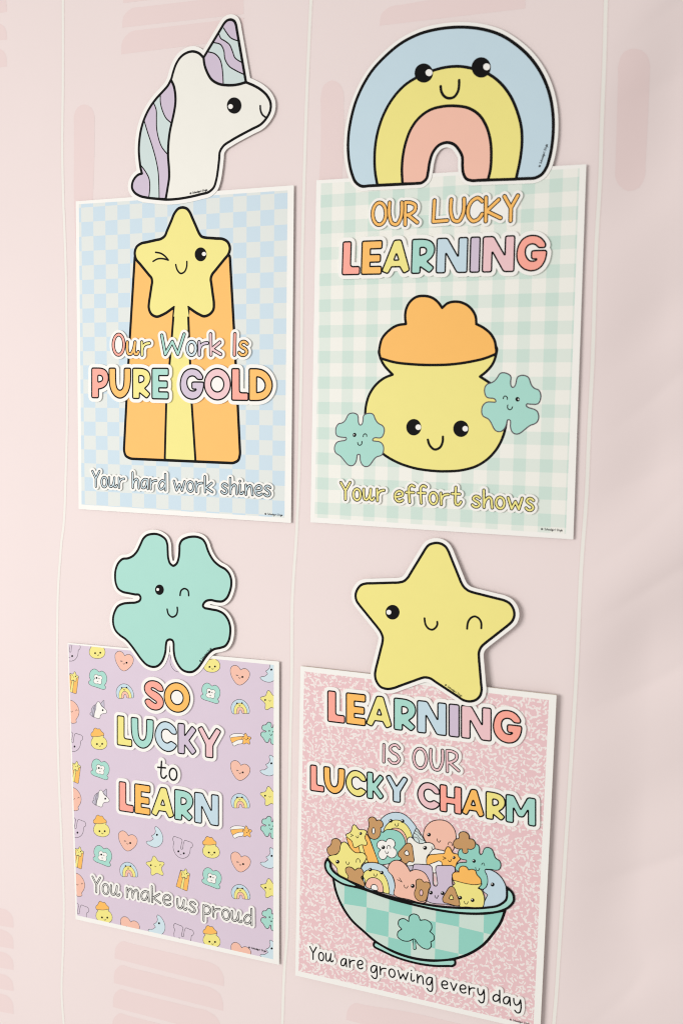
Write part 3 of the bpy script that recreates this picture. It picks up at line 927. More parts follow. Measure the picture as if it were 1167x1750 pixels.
mane = [(360,492),(360,492),(378,530),(388,580),(390,640),(382,700),(368,765),(352,840),(343,920),(341,1000),(347,1080),(348,1140),(338,1210),(325,1286),(325,1286),(260,1282),(200,1275),(150,1262),(118,1240),(102,1210),(105,1175),(120,1145),(145,1122),(168,1115),(168,1115),(160,1085),(152,1030),(147,960),(150,900),(160,830),(180,760),(215,685),(260,620),(310,565),(340,530)]
l1 = [(362,778),(330,750),(305,700),(290,640),(290,590)]
l2 = [(242,640),(262,690),(264,750),(265,810),(275,870),(300,940),(338,988)]
l3 = [(282,1282),(280,1180),(275,1100),(260,1020),(235,930),(205,840),(182,762)]
l4 = [(158,1058),(190,1100),(215,1150),(220,1200),(213,1276)]
m1 = [(360,492),(360,492),(378,530),(388,580),(390,640),(382,700),(368,765)] + l1[:1] * 2 + l1[1:] + [(290,590),(310,565),(340,530)]
m3 = l2[:1] * 2 + l2[1:] + [(338,988),(341,1000),(347,1080),(348,1140),(338,1210),(325,1286),(325,1286)] + l3[:1] * 2 + l3[1:] + [(182,762),(215,685)]
m5 = l4[:1] * 2 + l4[1:] + [(213,1276),(200,1275),(150,1262),(118,1240),(102,1210),(105,1175),(120,1145),(145,1122),(168,1115),(168,1115)]
h1 = [(710,148),(730,180),(760,215),(802,232)]
h2 = [(680,190),(690,215),(720,235),(750,260),(768,300),(785,345),(828,375)]
h3 = [(842,455),(790,430),(745,400),(718,350),(712,300),(690,258),(645,245)]
h4 = [(610,307),(650,318),(685,355),(700,410),(705,460),(708,522)]
hp1 = h1[:1] * 2 + h1[1:] + [(802,232),(792,128),(792,128),(780,102),(757,92),(733,98),(712,120)]
hp3 = h2[:1] * 2 + h2[1:] + [(828,375)] + h3[:1] * 2 + h3[1:] + [(645,245)]
hp5 = h4[:1] * 2 + h4[1:] + [(708,522),(675,518),(630,490),(600,440),(583,390),(577,345),(577,345)]
W1, W2 = 4.4, 2.0
body_ops = [u.F(u_body, 'whitebody', W1)]
mane_ops = [u.F(mane, 'mint', W1), u.P(m1, 'lilac'), u.P(m3, 'lilac'), u.P(m5, 'lilac')] + [u.Sx(q, W2) for q in (l1, l2, l3, l4)] + [('S', [np.vstack([u.closed(mane), u.closed(mane)[:1]])], W1)]
horn_ops = [u.F(u_horn, 'mint', W1), u.P(hp1, 'lilac'), u.P(hp3, 'lilac'), u.P(hp5, 'lilac')] + [u.Sx(q, W2) for q in (h1, h2, h3, h4)] + [('S', [np.vstack([u.closed(u_horn), u.closed(u_horn)[:1]])], W1)]
draw(pen, body_ops); hd = pen.done('head', U_)
draw(pen, mane_ops); pen.done('mane', hd)
draw(pen, horn_ops); pen.done('horn', hd)
draw(pen, u.eye(780, 663, 48, 54, 756, 670, 16)); pen.done('eye', hd)
draw(pen, [u.Sx([(953,665),(955,695),(968,725),(990,742)], 2.9)]); pen.done('mouth', hd)
credit(pen, U_, pU, (325.0, 332), (354.6, 325.8), 3.0)

# rainbow
pR = Plane(.2460, .68, .0037, 0.0048, 0.0070)
r = Tr(pR, 570, 20, 2.9175)
r_out = [(140,870),(110,850),(92,810),(78,750),(72,680),(75,610),(88,530),(110,450),(145,370),(195,290),(260,220),(340,155),(430,110),(530,85),(640,77),(740,87),(830,115),(910,165),(980,230),(1035,310),(1072,400),(1090,490),(1094,580),(1088,660),(1075,730),(1058,780),(1035,812),(1005,828),(960,832),(800,838),(690,842),(660,832),(646,805),(642,770),(640,720),(625,690),(600,662),(565,652),(525,665),(495,700),(478,750),(470,800),(462,832),(440,852),(410,856),(300,862)]
r_yel = [(218,865),(218,865),(207,800),(204,730),(210,650),(225,580),(255,500),(300,425),(360,362),(410,330),(490,295),(560,277),(630,273),(690,283),(770,310),(830,355),(880,420),(915,500),(935,580),(938,650),(930,730),(908,835),(908,835),(770,838),(770,838),(560,560),(343,858),(343,858)]
r_yel = r_yel[:22] + [(908,835),(769,839),(769,839),(700,560),(700,560),(420,560),(420,560),(343,859),(343,859)]
r_pnk = [(343,858),(343,858),(340,790),(345,720),(360,650),(385,585),(425,530),(480,490),(540,473),(610,470),(670,480),(725,515),(760,570),(780,640),(785,720),(780,790),(769,838),(769,838),(690,842),(660,832),(646,805),(642,770),(640,720),(625,690),(600,662),(565,652),(525,665),(495,700),(478,750),(470,800),(462,832),(440,852),(410,856)]
RB = cutout(pR, [r.closed(r_out)], 'smiling rainbow cutout in blue, yellow and pink above the gingham poster', 7.4, name='rainbow_cutout')
pen = Pen(LZ)
rb_ops = [r.F(r_out, 'blue', 4.9), r.F(r_yel, 'yellow', 4.6), r.F(r_pnk, 'peach', 4.6)]
draw(pen, rb_ops[:1]); arc = pen.done('rainbow', RB)
draw(pen, rb_ops[1:2]); pen.done('band', arc)
draw(pen, rb_ops[2:3]); pen.done('band', arc)
draw(pen, r.eye(449, 306, 46, 48, 475, 304, 17)); pen.done('eye', arc)
draw(pen, r.eye(735, 278, 48, 51, 762, 275, 17)); pen.done('eye', arc)
draw(pen, [r.Sx([(533,372),(537,400),(555,425),(575,432),(600,425),(618,400),(625,342)], 4.2)]); pen.done('mouth', arc)
credit(pen, RB, pR, (922.5, 286), (935.5, 247), 3.2)

#@@LAVENDER
pC = Plane(-.2472, -.4029, .0025, 0.0040)
Cc = thing('poster', pC, 'lavender poster scattered with small smiling icons, reading So Lucky To Learn', 'poster', PG)
prC = [(117.6, 1101), (468, 1136.4), (466.8, 1639.5), (132.6, 1564.3)]
sheet(Cc, pC, [(116, 1098.5), (477, 1130.6), (477, 1649), (129.8, 1571)], prC, 0.6, mat('purple'))
LWI = 0.95
h_ = Tr(pC, 140, 1090, 9.725); z7 = Tr(pC, 200, 1410, 8.336); z5 = Tr(pC, 360, 1240, 8.75); z6 = Tr(pC, 105, 1090, 8.75)
ICON['heart'] = norm_ops([h_.F([(560,330),(565,280),(595,243),(635,233),(675,250),(705,285),(718,308),(718,308),(750,288),(790,285),(830,310),(855,350),(855,400),(830,460),(780,515),(730,548),(695,552),(655,530),(610,470),(575,400)], 'peach', LWI),
    ('S', [h_.open([(648,385),(682,396)]), h_.open([(650,400),(682,396)])], .8), h_.Sx([(690,425),(700,443),(712,440),(718,425)], .8)] + h_.eye(747, 420, 15, 16))
ICON['hat'] = norm_ops([h_.F([(155,700),(140,650),(145,590),(170,545),(215,525),(255,540),(285,570),(330,557),(375,585),(403,640),(405,700),(385,755),(370,775),(390,800),(380,830),(345,838),(170,780),(130,745),(130,715)], 'teal', LWI),
    h_.F([(280,632),(300,625),(330,640),(338,670),(322,695),(328,735),(305,763),(270,750),(240,752),(205,725),(205,690),(222,675),(210,645),(225,612),(255,608)], 'white', .8)] + h_.eye(250, 662, 14, 15) +
    [h_.Sx([(278,678),(288,663),(298,678)], .8), h_.Sx([(255,710),(265,718),(275,708)], .8)])
ICON['moon'] = norm_ops([z7.F([(540,40),(550,20),(580,35),(625,90),(653,170),(648,235),(610,290),(555,313),(490,300),(435,265),(418,240),(435,228),(480,225),(520,195),(510,175),(495,155),(525,135),(550,90)], 'iceblue', LWI)] + z7.eye(570, 137, 14, 15))
ICON['horseshoe'] = norm_ops([z7.F([(808,205),(825,185),(910,215),(930,240),(912,330),(915,355),(935,355),(948,280),(965,240),(1050,265),(1068,290),(1060,330),(1042,340),(1030,410),(1000,455),(940,478),(880,460),(830,400),(810,330),(820,260),(805,235)], 'purple', LWI)] + z7.eye(880, 385, 13, 14) + z7.eye(952, 412, 13, 14) + [z7.Sx([(900,420),(910,430),(922,430)], .8)])
ICON['star'] = norm_ops([z7.F([(505,490),(515,460),(530,450),(548,460),(590,520),(660,535),(673,555),(660,580),(635,615),(640,650),(660,700),(650,718),(620,710),(570,688),(520,715),(495,710),(488,690),(490,635),(475,610),(425,560),(425,540),(450,530),(490,520)], 'yellow', LWI)] + z7.eye(488, 578, 12, 13) + [z7.Sx([(605,585),(612,570),(625,570),(632,582)], .8), z7.Sx([(540,588),(550,600),(562,592)], .8)])
ICON['shooting_star'] = norm_ops([z5.F([(268,150),(300,122),(400,105),(500,125),(475,268),(400,285),(345,313),(320,300)], 'white', LWI), z5.F([(275,190),(380,160),(490,150),(490,150),(480,205),(480,205),(400,215),(305,262),(305,262)], 'orange', .8),
    z5.F([(510,120),(527,98),(545,120),(560,150),(612,165),(618,185),(590,215),(600,270),(590,285),(545,262),(500,280),(478,270),(487,220),(470,190),(480,162),(500,155)], 'orange', LWI)] + z5.eye(568, 183, 10, 11) + [z5.Sx([(490,178),(512,187)], .8), z5.Sx([(530,205),(540,215),(550,200)], .8)])
ICON['gold_bar'] = norm_ops([z7.F([(912,635),(912,635),(1040,692),(1040,692),(1005,920),(990,925),(850,862),(850,862)], 'orange', LWI), z7.F([(945,735),(945,735),(970,745),(970,745),(945,905),(945,905),(908,890),(908,890)], 'yellow', .8),
    z7.F([(965,645),(980,618),(995,630),(1005,665),(1040,690),(1035,705),(1010,710),(1000,750),(985,755),(965,732),(935,740),(922,728),(930,690),(915,642),(940,648)], 'yellow', LWI)] + z7.eye(998, 685, 8, 9) + [z7.Sx([(938,660),(955,668)], .8), z7.Sx([(960,688),(968,694),(976,690)], .8)])
ICON['pot'] = norm_ops([z6.F([(460,1480),(480,1495),(480,1495),(455,1540),(455,1600),(490,1645),(560,1668),(630,1660),(675,1620),(680,1560),(650,1505),(625,1490),(625,1490),(635,1460),(540,1445)], 'yellow', LWI),
    z6.F([(455,1475),(450,1440),(480,1405),(490,1375),(515,1357),(545,1372),(575,1370),(600,1405),(635,1440),(635,1462),(635,1462),(540,1482),(470,1480)], 'orange', LWI)] + z6.eye(537, 1590, 13, 14) + z6.eye(612, 1587, 13, 14) + [z6.Sx([(565,1615),(578,1628),(592,1612)], .8)])
ICON['rainbow'] = norm_ops([z5.F([(345,1248),(322,1232),(303,1180),(303,1120),(330,1065),(375,1030),(430,1018),(495,1038),(550,1088),(585,1155),(595,1220),(585,1248),(510,1248),(480,1240),(465,1195),(447,1185),(432,1200),(425,1240),(410,1248)], 'blue', LWI),
    z5.F([(352,1248),(352,1248),(347,1180),(360,1130),(395,1090),(440,1078),(490,1095),(530,1140),(555,1200),(558,1248),(558,1248),(510,1248),(480,1240),(465,1195),(447,1185),(432,1200),(425,1240),(410,1248)], 'yellow', .8),
    z5.F([(388,1248),(388,1248),(392,1190),(410,1150),(440,1138),(480,1155),(505,1195),(515,1248),(515,1248),(480,1240),(465,1195),(447,1185),(432,1200),(425,1240),(410,1248)], 'peach', .8)] + z5.eye(397, 1080, 13) + z5.eye(476, 1080, 13) + [z5.Sx([(425,1105),(438,1122),(452,1105)], .8)])
ICON['unicorn'] = norm_ops([z6.F([(525,985),(545,955),(570,955),(590,985),(605,1015),(640,1045),(680,1085),(685,1115),(668,1130),(610,1140),(590,1160),(580,1200),(560,1212),(470,1180),(430,1145),(432,1125),(452,1115),(450,1080),(480,1020)], 'white', LWI),
    z6.F([(525,985),(525,985),(520,1060),(500,1120),(492,1185),(492,1185),(470,1180),(430,1145),(432,1125),(452,1115),(450,1080),(480,1020)], 'grey', .8), z6.F([(590,980),(590,980),(635,932),(645,935),(648,1045),(648,1045),(615,1018)], 'grey', .8),
    z6.Sx([(500,1010),(478,1080),(470,1178)], .7), z6.Sx([(512,1000),(500,1080),(482,1180)], .7)] + z6.eye(625, 1080, 13, 15))
ICON['balloon'] = norm_ops([z6.F([(60,1000),(100,950),(150,938),(205,965),(255,1030),(275,1100),(265,1165),(228,1230),(228,1230),(235,1265),(215,1278),(160,1275),(148,1230),(148,1230),(90,1200),(50,1120),(45,1050)], 'peach', LWI),
    z6.Sx([(225,1097),(235,1078),(250,1092)], .8), z6.Sx([(150,1100),(165,1115),(180,1100)], .8)] + z6.eye(82, 1090, 13, 15))
NAME = {'heart': 'printed_heart', 'hat': 'printed_hat', 'moon': 'printed_moon', 'horseshoe': 'printed_horseshoe', 'star': 'printed_star',
        'shooting_star': 'printed_shooting_star', 'gold_bar': 'printed_gold_bar', 'pot': 'printed_pot', 'rainbow': 'printed_rainbow',
        'unicorn': 'printed_unicorn', 'balloon': 'printed_balloon', 'clover': 'printed_clover'}
HPX = {'heart': 33, 'hat': 33, 'moon': 36, 'horseshoe': 35, 'star': 33.5, 'shooting_star': 25, 'gold_bar': 37.5, 'pot': 36, 'rainbow': 26.5, 'unicorn': 32.5, 'balloon': 39, 'clover': 36}
ICONS = [
 ('horseshoe',122,1112.5),('gold_bar',124,1166),('balloon',122.5,1216.5),('horseshoe',126,1267),('gold_bar',127.5,1319),('balloon',126,1365.5),('horseshoe',131,1414),('gold_bar',132.5,1465),('balloon',132,1512),('horseshoe',136,1560),
 ('pot',166.5,1107.5),('hat',167.5,1160.5),('unicorn',168.5,1212),('pot',169.7,1263),('hat',171.5,1314.5),('unicorn',172.7,1363),('pot',174,1412),('hat',175.6,1462.5),('pot',178.3,1559.5),
 ('heart',212.8,1130.3),('rainbow',214,1182),('heart',219,1438),('rainbow',220.5,1487),('heart',222.7,1585),
 ('moon',264.5,1430),('star',265.7,1480),('moon',268,1581),
 ('horseshoe',312.5,1449.5),('gold_bar',313,1502.5),('horseshoe',314,1599),('horseshoe',307,1131),
 ('pot',362,1131),('hat',360,1184.5),('pot',361,1448.5),('hat',362,1500.5),('pot',362,1601),
 ('heart',410.3,1154.5),('rainbow',410.8,1208.5),('shooting_star',411,1264),('heart',410.8,1317.5),('rainbow',411,1369.5),('shooting_star',412,1422),('heart',411.5,1474),('rainbow',411.5,1525),('heart',412,1629),
 ('moon',459.5,1148),('star',461,1197),('clover',463,1253),('moon',459.5,1308),('star',461,1361),('clover',463,1414),('moon',460,1466),('star',461.5,1518.5),('clover',463.5,1571.5),('moon',460,1624)]
clipC = ccw(pC.px(prC))
inC = clipC * 0.99
for nm, x, y in ICONS:
    pen = Pen(LZ * 2)
    h = HPX[nm]
    edge_ = x < 140 or x > 440 or y < 1140 or y > 1555
    if edge_: pen.clip = clipC
    tf = place_tf(pC, (x, y), h, 0.0)
    ops = ICON[nm]
    if nm == 'clover': draw(pen, ops, place_tf(pC, (x, y), h, -0.12), 0.30, 'greyink')
    else: draw(pen, ops, tf, 1.0, 'greyink')
    pen.done(NAME[nm], Cc)
pen = Pen(LZ * 12)
ln = Line(pC, 247, 1160.5, 1212, 326, 1167.5, 1219)
bold_word(pen, Cc, ln, 'SO', [(247.5, 282.2), (281.8, 326.5)], ['coral', 'orange'], out=6.4, bw=1.7)
ln = Line(pC, 202, 1221.5, 1272.5, 378, 1243.3, 1297)
bold_word(pen, Cc, ln, 'LUCKY', [(201.8, 227.8), (225.5, 264.5), (265.7, 304.3), (305.4, 338.5), (338.7, 380)], ['yellow', 'teal', 'blue', 'lilac', 'pink'], out=6.4, bw=1.7)
ln = Line(pC, 205, 1334, 1384.8, 376, 1358, 1411.5)
bold_word(pen, Cc, ln, 'LEARN', [(205, 230.5), (231.5, 259), (259.5, 299.5), (299.6, 332), (333.5, 375.5)], ['coral', 'orange', 'yellow', 'teal', 'blue'], out=6.4, bw=1.7)
ln = Line(pC, 271, 1299, 1329, 305, 1301, 1333)
hand_word(pen, Cc, ln, 'to', 271.5, 304, None, hw=1.35, out=6.0, gap=.14)
for txt, x0, x1, y0, y1, g in (('You', 160, 206, 1522.5, 1531, .15), ('make', 218.5, 293, 1532, 1546.5, .15), ('us', 305, 335.5, 1551, 1558.5, .15), ('proud', 349.5, 431.5, 1561.5, 1580, .14)):
    hand_word(pen, Cc, Line(pC, x0, y0 - 25.5, y0, x1, y1 - 27.5, y1), txt, x0, x1, ['white'], hw=1.6, bw=.85, out=4.5, gap=g)
pen.z = LZ * 12
credit(pen, Cc, pC, (425, 1620), (454.8, 1627), 3.2)

#@@NOTEBOOK
pD = Plane(.2269, -.4062, .0068, 0.0065)
Dd = thing('poster', pD, 'pink marbled notebook poster with a bowl of charms, reading Our Lucky Charm', 'poster', PG)
prD = [(520, 1147.4), (937.5, 1196.5), (911, 1753), (510.2, 1659.5)]
sheet(Dd, pD, [(513.5, 1138.3), (950.5, 1188), (922.5, 1764), (504.6, 1667)], prD, 3.6,
      mat_notebook('pink_notebook', (232, 194, 197), (240, 231, 227)), 'cardedge')
pen = Pen(LZ * 2)
a1 = Tr(pD, 545, 1380, 6.483); a2 = Tr(pD, 705, 1380, 6.483); a3 = Tr(pD, 545, 1490, 3.3826)
# bowl body with checks
bowl_pts = [(82,28),(95,100),(130,190),(190,280),(260,345),(330,405),(430,460),(540,497),(650,512),(770,505),(870,472),(950,420),(1010,350),(1050,290),(1075,222),(1075,222),(960,240),(850,240),(700,222),(550,190),(400,150),(250,95),(82,28)]
bowl_pts = bowl_pts[:-1] + [(82,28)]
bw_loop = a3.closed(bowl_pts)
pen.shape([bw_loop], 'bowlpale', 4.6)
bowl = pen.done('printed_bowl', Dd)
xs0 = [60,145,275,405,541,680,815,957,1100]
def rowy(x, r_):
    ys = {0: [(60,0),(1100,180)], 1: [(60,168),(145,185),(275,205),(405,232),(540,262),(680,290),(815,318),(950,350),(1100,384)], 2: [(60,304),(270,345),(400,375),(530,405),(665,440),(805,470),(1100,535)], 3: [(60,560),(1100,640)]}[r_]
    return float(np.interp(x, [q[0] for q in ys], [q[1] for q in ys]))
def colx(i, y): return xs0[i] - (y - 190) * 0.026 - (3 if i > 3 else 0)
clip_b = a3.closed(bowl_pts)
Gtmp = None
for r_ in range(3):
    for i in range(8):
        if (i + r_) % 2 == 0 or (r_ == 0 and i == 0): continue
        q = []
        for (ci, rr) in ((i, r_), (i + 1, r_), (i + 1, r_ + 1), (i, r_ + 1)):
            y = rowy(xs0[ci], rr); q.append((colx(ci, y), y))
        q = [(p[0], p[1]) for p in q]
        L = ccw(a3.line(q))
        G = grid_for([L], 1.0)
        F = np.maximum(sdf_poly(G, [L]), sdf_poly(G, [bw_loop]) + 2.3)
        cs = contours(G, F)
        if cs: pen.mb.fill(cs, pen.z, 'bowlteal')
pen.up()
pen.done('bowl_check', bowl)
foot = [(322,408),(318,430),(335,442),(430,487),(560,527),(680,544),(770,544),(786,532),(785,508),(785,508),(770,507),(650,514),(540,499),(430,462),(332,408)]
pen.shape([a3.closed(foot)], 'teal', 4.0); pen.done('bowl_foot', bowl)
sh = [(550,388),(520,400),(480,395),(455,375),(455,350),(478,330),(478,330),(460,310),(462,280),(490,270),(518,287),(518,287),(522,258),(545,243),(572,252),(585,280),(585,280),(620,278),(648,300),(650,330),(640,345),(640,345),(662,365),(665,390),(645,405),(645,405),(648,430),(635,445),(600,440),(575,420)]
pen.shape([a3.closed(sh)], 'bowlteal', 1.7)
pen.shape([a3.closed([(543,390),(555,390),(561,445),(547,448)])], 'bowlteal', 1.3)
pen.done('shamrock', bowl)

LB = 1.35
def fig(name, tr, shapes, eyes=(), lines=(), holes=()):
    for c, pts in shapes: pen.shape([tr.closed(pts)], c, LB, 'ink')
    for c, lp in holes: pen.shape([lp], c, LB)
    o = pen.done(name, Dd)
    zf = pen.z; pen.z = zf - LZ * 0.75; pen.step = 0.003
    for e in eyes:
        draw(pen, tr.eye(e[0], e[1], e[2], None, e[0] - e[2] * .35, e[1] - e[2] * .3, e[2] * .32)); pen.done('eye', o)
    if lines:
        for q in lines[:-1]: draw(pen, [tr.Sx(q, 1.15)]); pen.done('eye', o)
        draw(pen, [tr.Sx(lines[-1], 1.2)]); pen.done('mouth', o)
    pen.z = zf; pen.step = LZ
    return o
fig('printed_rainbow', a1, [('blue', [(680,140),(730,90),(790,62),(850,53),(920,65),(985,105),(1040,165),(1080,225),(1065,330),(1000,430),(700,420),(670,280)]),
    ('yellow', [(712,275),(725,230),(760,180),(800,150),(850,138),(910,150),(960,185),(1000,235),(1030,320),(1020,420),(700,400)]),
    ('peach', [(800,240),(860,228),(910,245),(950,290),(975,380),(960,440),(800,420)])], [(795,147,20),(925,150,20)], [[(840,180),(848,200),(862,207),(876,198),(880,172)]])
fig('printed_balloon', a2, [('peach', [(118,310),(125,260),(155,200),(210,155),(290,137),(370,150),(430,195),(465,250),(480,320),(470,400),(440,480),(340,500),(240,480),(160,400)])], [(180,300,21)],
    [[(390,412),(398,388),(415,380),(430,392),(436,422)], [(270,345),(275,372),(290,385),(308,365)]])
fig('printed_gold_bar', a1, [('orange', [(303,330),(303,330),(330,410),(380,490),(480,520),(545,608),(545,608),(662,612),(662,612),(560,345),(525,290),(400,250)]),
    ('yellow', [(435,405),(435,405),(478,405),(478,405),(510,510),(545,608),(545,608),(500,610),(460,510)]),
    ('yellow', [(370,212),(388,190),(405,197),(440,240),(505,248),(528,265),(520,300),(508,330),(535,395),(525,415),(470,412),(405,445),(385,435),(365,370),(310,325),(300,300),(350,270),(365,240)])], [(462,287,16)],
    [[(350,292),(380,308)], [(352,320),(380,308)], [(412,315),(422,335),(436,330),(438,310)]])
fig('printed_hat', a1, [('bowlteal', [(565,345),(600,340),(650,310),(680,268),(712,275),(712,275),(740,250),(800,243),(860,255),(910,285),(940,330),(958,390),(950,440),(900,580),(780,620),(670,637),(670,637)]),
    ('white', [(742,375),(760,350),(800,345),(835,370),(845,410),(825,445),(825,445),(855,470),(860,515),(835,550),(790,555),(758,530),(758,530),(735,565),(700,575),(665,545),(660,500),(685,465),(685,465),(650,440),(645,400),(670,368),(710,362),(742,378)])], [(712,440,21)],
    [[(755,455),(760,425),(775,418),(790,430),(793,457)], [(735,480),(745,505),(760,508),(770,488)]])
fig('printed_cereal', a1, [('brown', [(555,170),(548,130),(570,108),(600,105),(625,120),(638,145),(638,145),(665,137),(695,150),(710,180),(705,210),(683,225),(683,225),(685,260),(675,310),(650,340),(610,352),(570,335),(545,300),(540,250),(555,205)])], (), (), [('white', a1.ell(605, 257, 16, 35))])
fig('printed_cereal', a1, [('brown', [(138,400),(145,360),(175,343),(215,350),(243,385),(240,440),(225,490),(180,520),(120,525),(95,490),(97,445),(125,422)])])
fig('printed_star', a1, [('yellow', [(240,420),(255,390),(280,380),(315,400),(350,450),(400,495),(500,508),(528,545),(515,585),(470,650),(470,700),(480,790),(310,790),(210,725),(200,670),(180,645),(110,575),(105,545),(140,528),(200,515),(228,480)])], [(208,600,21)],
    [[(415,607),(418,575),(435,563),(452,578),(458,607)], [(300,598),(308,622),(325,630),(338,603)]])
uo = fig('printed_unicorn', a2, [('grey', [(-75,625),(-20,595),(15,640),(-20,700)]), ('whitebody', [(-62,400),(-52,340),(-27,325),(3,340),(23,365),(73,395),(140,388),(190,388),(230,410),(243,440),(235,475),(195,505),(160,545),(155,580),(165,640),(0,640),(-60,640)]),
    ('mint', [(5,320),(33,240),(45,232),(60,245),(145,384),(145,384),(100,398),(60,390),(25,365)])], [(138,445,22)], [[(212,432),(216,455),(232,466)]])
for q in ([(20,285),(50,300),(80,340),(130,365)], [(30,255),(60,275),(90,310)], [(12,325),(45,330),(70,360),(75,392)]): draw(pen, [a2.Sx(q, 1.0)])
pen.done('horn_stripes', uo)
fig('printed_cereal', a1, [('brown', [(955,410),(985,392),(1015,398),(1035,430),(1055,580),(1045,602),(1000,595),(965,620),(925,605),(905,555),(880,535),(880,495)])], (), (), [('white', a1.closed([(975,470),(998,522),(960,524),(948,505)]))])
fig('printed_shooting_star', a2, [('white', [(185,520),(240,458),(340,475),(370,500),(330,640),(230,720),(190,640)]), ('orange', [(155,575),(165,545),(200,520),(350,505),(360,470),(380,435),(395,432),(415,445),(445,500),(505,520),(528,560),(490,610),(470,680),(330,660),(318,600),(290,588),(165,634)])], [(458,552,17)],
    [[(335,543),(370,558)], [(337,572),(370,558)], [(395,580),(405,595),(420,595),(427,572)]])
fig('printed_clover', a2, [('bowlteal', [(510,480),(540,450),(600,440),(690,400),(725,415),(738,445),(738,500),(752,520),(770,510),(785,470),(800,448),(840,442),(875,460),(895,500),(915,555),(965,595),(975,640),(955,685),(920,692),(870,682),(810,680),(800,700),(830,770),(825,850),(790,900),(740,890),(700,760),(600,700),(500,700),(475,680),(480,640),(505,615),(560,605),(598,600),(595,580),(545,570),(510,540)])], [(680,590,20)],
    [[(765,634),(772,615),(785,612),(797,642)], [(697,660),(705,690),(725,697),(742,670)]])
fig('printed_cereal', a2, [('brown', [(515,335),(512,295),(535,270),(560,265),(590,272),(620,300),(627,345),(627,345),(665,350),(692,385),(685,440),(645,462),(608,455),(608,455),(612,490),(590,507),(560,500),(548,455),(548,455),(500,455),(458,430),(452,385),(478,350)])])
fig('printed_moon', a2, [('blue', [(800,690),(840,685),(900,705),(970,760),(1020,840),(1042,920),(1042,1000),(1020,1045),(960,1080),(890,1095),(770,1105),(800,1030),(830,965),(805,945),(780,920),(820,870),(832,800),(820,740)])], [(885,850,22)])
fig('printed_horseshoe', a2, [('lilac', [(5,660),(15,630),(60,624),(180,632),(210,650),(222,700),(225,830),(240,865),(262,868),(278,840),(265,740),(255,680),(268,645),(300,639),(430,640),(465,660),(470,700),(440,760),(450,900),(500,1080),(380,1070),(150,1020),(100,900),(0,720)])], [(203,940,21),(332,946,21)], [[(247,970),(255,995),(270,1003),(288,970)]])
fig('printed_rainbow', a1, [('blue', [(475,660),(500,625),(570,607),(640,612),(710,640),(770,690),(815,760),(838,830),(843,900),(830,965),(640,925),(510,885),(490,760)]),
    ('yellow', [(500,720),(540,690),(590,685),(650,695),(710,730),(750,790),(772,860),(775,950),(700,930),(520,865),(510,800),(490,750)]),
    ('peach', [(520,868),(530,815),(555,785),(600,772),(650,785),(690,820),(710,870),(712,930),(600,905)]), ('white', [(578,890),(590,855),(612,848),(640,860),(652,910)])], [(570,685,20),(697,718,20)], [[(608,730),(615,752),(632,758),(648,732)]])
fig('printed_cereal', a1, [('brown', [(300,710),(300,670),(330,655),(370,665),(400,692),(400,692),(440,668),(475,675),(495,710),(495,740),(470,770),(500,820),(505,872),(320,795),(328,760)])])
fig('printed_heart', a1, [('peach', [(765,690),(780,630),(820,590),(880,582),(940,610),(985,660),(1010,705),(1010,705),(1060,685),(1110,690),(1170,720),(1215,790),(1235,860),(1180,1045),(1000,1015),(832,955),(845,860),(820,760)])], [(1040,865,22)],
    [[(870,795),(922,822)], [(892,775),(922,822)], [(945,855),(952,882),(970,890),(988,865)]])
fig('printed_cereal', a2, [('brown', [(40,840),(42,805),(70,788),(105,797),(125,822),(160,820),(190,835),(200,870),(180,905),(170,960),(145,1025),(60,1025),(30,990),(22,940),(40,880)])], (), (), [('pink', a2.ell(97, 940, 18, 34))])
fig('printed_pot', a2, [('yellow', [(450,800),(470,840),(470,840),(440,870),(470,920),(510,1000),(520,1090),(765,1110),(795,1030),(785,960),(760,910),(725,890),(725,890),(765,840)]),
    ('orange', [(445,780),(440,740),(460,715),(515,710),(515,710),(515,675),(535,650),(565,645),(600,658),(620,688),(620,688),(660,680),(695,695),(710,735),(755,790),(763,840),(763,840),(700,850),(580,835),(450,800)])], [(528,995,21),(665,1022,21)], [[(572,1035),(582,1060),(600,1065),(615,1038)]])
fig('printed_cereal', a2, [('brown', [(395,895),(420,872),(450,875),(470,900),(520,1040),(520,1080),(480,1085),(345,1045),(333,1010),(345,975)])], (), (), [('yellow', a2.closed([(430,963),(454,1010),(408,1007)]))])
# rim in front of the charms
P1 = lambda pts: Z(545, 1380, 6.483, pts); P2 = lambda pts: Z(705, 1380, 6.483, pts); P3 = lambda pts: Z(545, 1490, 3.3826, pts)
rim = P1([(98,565),(78,600),(72,640),(88,695),(140,757),(240,828)]) + P3([(240,92),(400,147),(550,187),(700,219),(850,237),(960,236),(1050,223),(1100,198),(1126,160),(1118,120),(1085,87)]) + \
      P3([(1085,87),(1087,115),(1083,155),(1045,188),(960,205),(850,207),(700,198),(550,173),(400,138),(250,88)]) + P1([(310,795),(215,745),(160,700),(132,650),(130,620)]) + P1([(104,570)])
pen.shape([spline(pD.px(rim), True, 1.5)], 'teal', 3.9)
pen.done('bowl_rim', bowl)
zt = pen.z + LZ
ztop = pen.z
pen.z = LZ * 2
ln = Line(pD, 560.4, 1179, 1232.5, 892, 1215, 1273)
bold_word(pen, Dd, ln, 'LEARNING', [(560.4, 590.5), (592, 626), (625.5, 671), (673.5, 711.5), (713, 763.8), (767, 785.6), (788, 840), (842, 892.3)],
          ['coral', 'orange', 'yellow', 'teal', 'blue', 'lilac', 'pink', 'coral'], out=6.4, bw=1.7)
hand_word(pen, Dd, Line(pD, 655, 1272, 1301, 684, 1273, 1304), 'IS', 656.5, 683.5, ['pink'], hw=2.6, bw=.9, out=5.2, gap=.22)
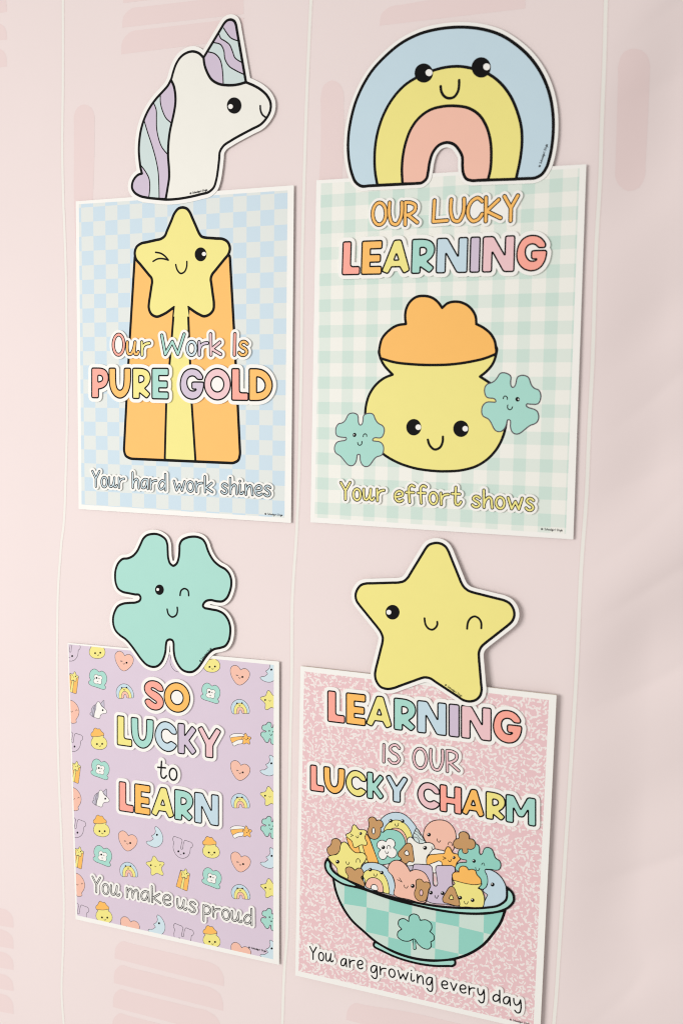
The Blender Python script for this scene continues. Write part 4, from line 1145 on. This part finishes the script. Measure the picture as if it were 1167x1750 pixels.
hand_word(pen, Dd, Line(pD, 706, 1277.5, 1310.5, 785, 1284, 1320), 'OUR', 707.5, 784, ['pink'], hw=2.6, bw=.9, out=5.2, gap=.18)
ln = Line(pD, 531, 1305.5, 1350.5, 697, 1326, 1373)
bold_word(pen, Dd, ln, 'LUCKY', [(530.8, 555.3), (553.5, 590.5), (591, 627), (627.5, 658), (659, 698.5)], ['coral', 'orange', 'yellow', 'teal', 'blue'], out=6.2, bw=1.7)
ln = Line(pD, 713.5, 1333, 1379.5, 915.6, 1363.5, 1412)
bold_word(pen, Dd, ln, 'CHARM', [(713, 752.5), (751.5, 789.5), (788.5, 828.5), (830, 864), (864, 916)], ['pink', 'coral', 'orange', 'yellow', 'teal'], out=6.2, bw=1.7)
for txt, x0, x1, y0, y1, g in (('You', 530.5, 570, 1637.5, 1643.5, .17), ('are', 583.5, 620.5, 1649.5, 1655, .2), ('growing', 634.5, 739.5, 1660.5, 1684, .19), ('every', 755, 827.5, 1687, 1704, .2), ('day', 842.5, 890, 1709.5, 1721.5, .2)):
    hand_word(pen, Dd, Line(pD, x0, y0 - 21, y0, x1, y1 - 23, y1), txt, x0, x1, None, hw=.95, out=5.2, gap=g)
pen.z = LZ * 3
credit(pen, Dd, pD, (870.5, 1743.5), (904, 1751.5), 3.2)

# yellow star cut-out
pS = Plane(.2269, -.12, .0100, 0.0065, 0.022)
s4 = Tr(pS, 590, 910, 3.647)
st_pts = [(500,100),(520,78),(545,68),(570,65),(600,72),(625,90),(642,118),(720,310),(738,340),(765,362),(800,375),(985,422),(1020,440),(1045,475),(1052,515),(1040,550),(1010,580),(870,690),(845,715),(832,745),(832,790),(848,980),(840,1015),(815,1042),(775,1053),(735,1045),(560,930),(530,910),(495,903),(460,912),(300,970),(260,975),(220,962),(195,930),(185,885),(190,850),(230,690),(233,655),(220,620),(195,585),(90,455),(70,425),(64,390),(75,355),(98,328),(130,318),(330,312),(365,303),(390,280)]
X_ = cutout(pS, [s4.closed(st_pts)], 'winking yellow star cutout above the pink notebook poster', 7.8, name='star_cutout')
pen = Pen(LZ)
draw(pen, [s4.F(st_pts, 'yellow', 4.3)]); st = pen.done('star', X_)
draw(pen, s4.eye(294, 497, 44, 46, 271, 497, 15)); pen.done('eye', st)
draw(pen, [s4.Sx([(758,600),(765,555),(785,530),(805,523),(830,535),(845,560),(846,597)], 3.4)]); pen.done('eye', st)
draw(pen, [s4.Sx([(493,535),(500,575),(520,600),(540,606),(560,595),(573,570),(572,557)], 3.4)]); pen.done('mouth', st)
credit(pen, X_, pS, (759.5, 1171), (788.6, 1191.5), 3.2)
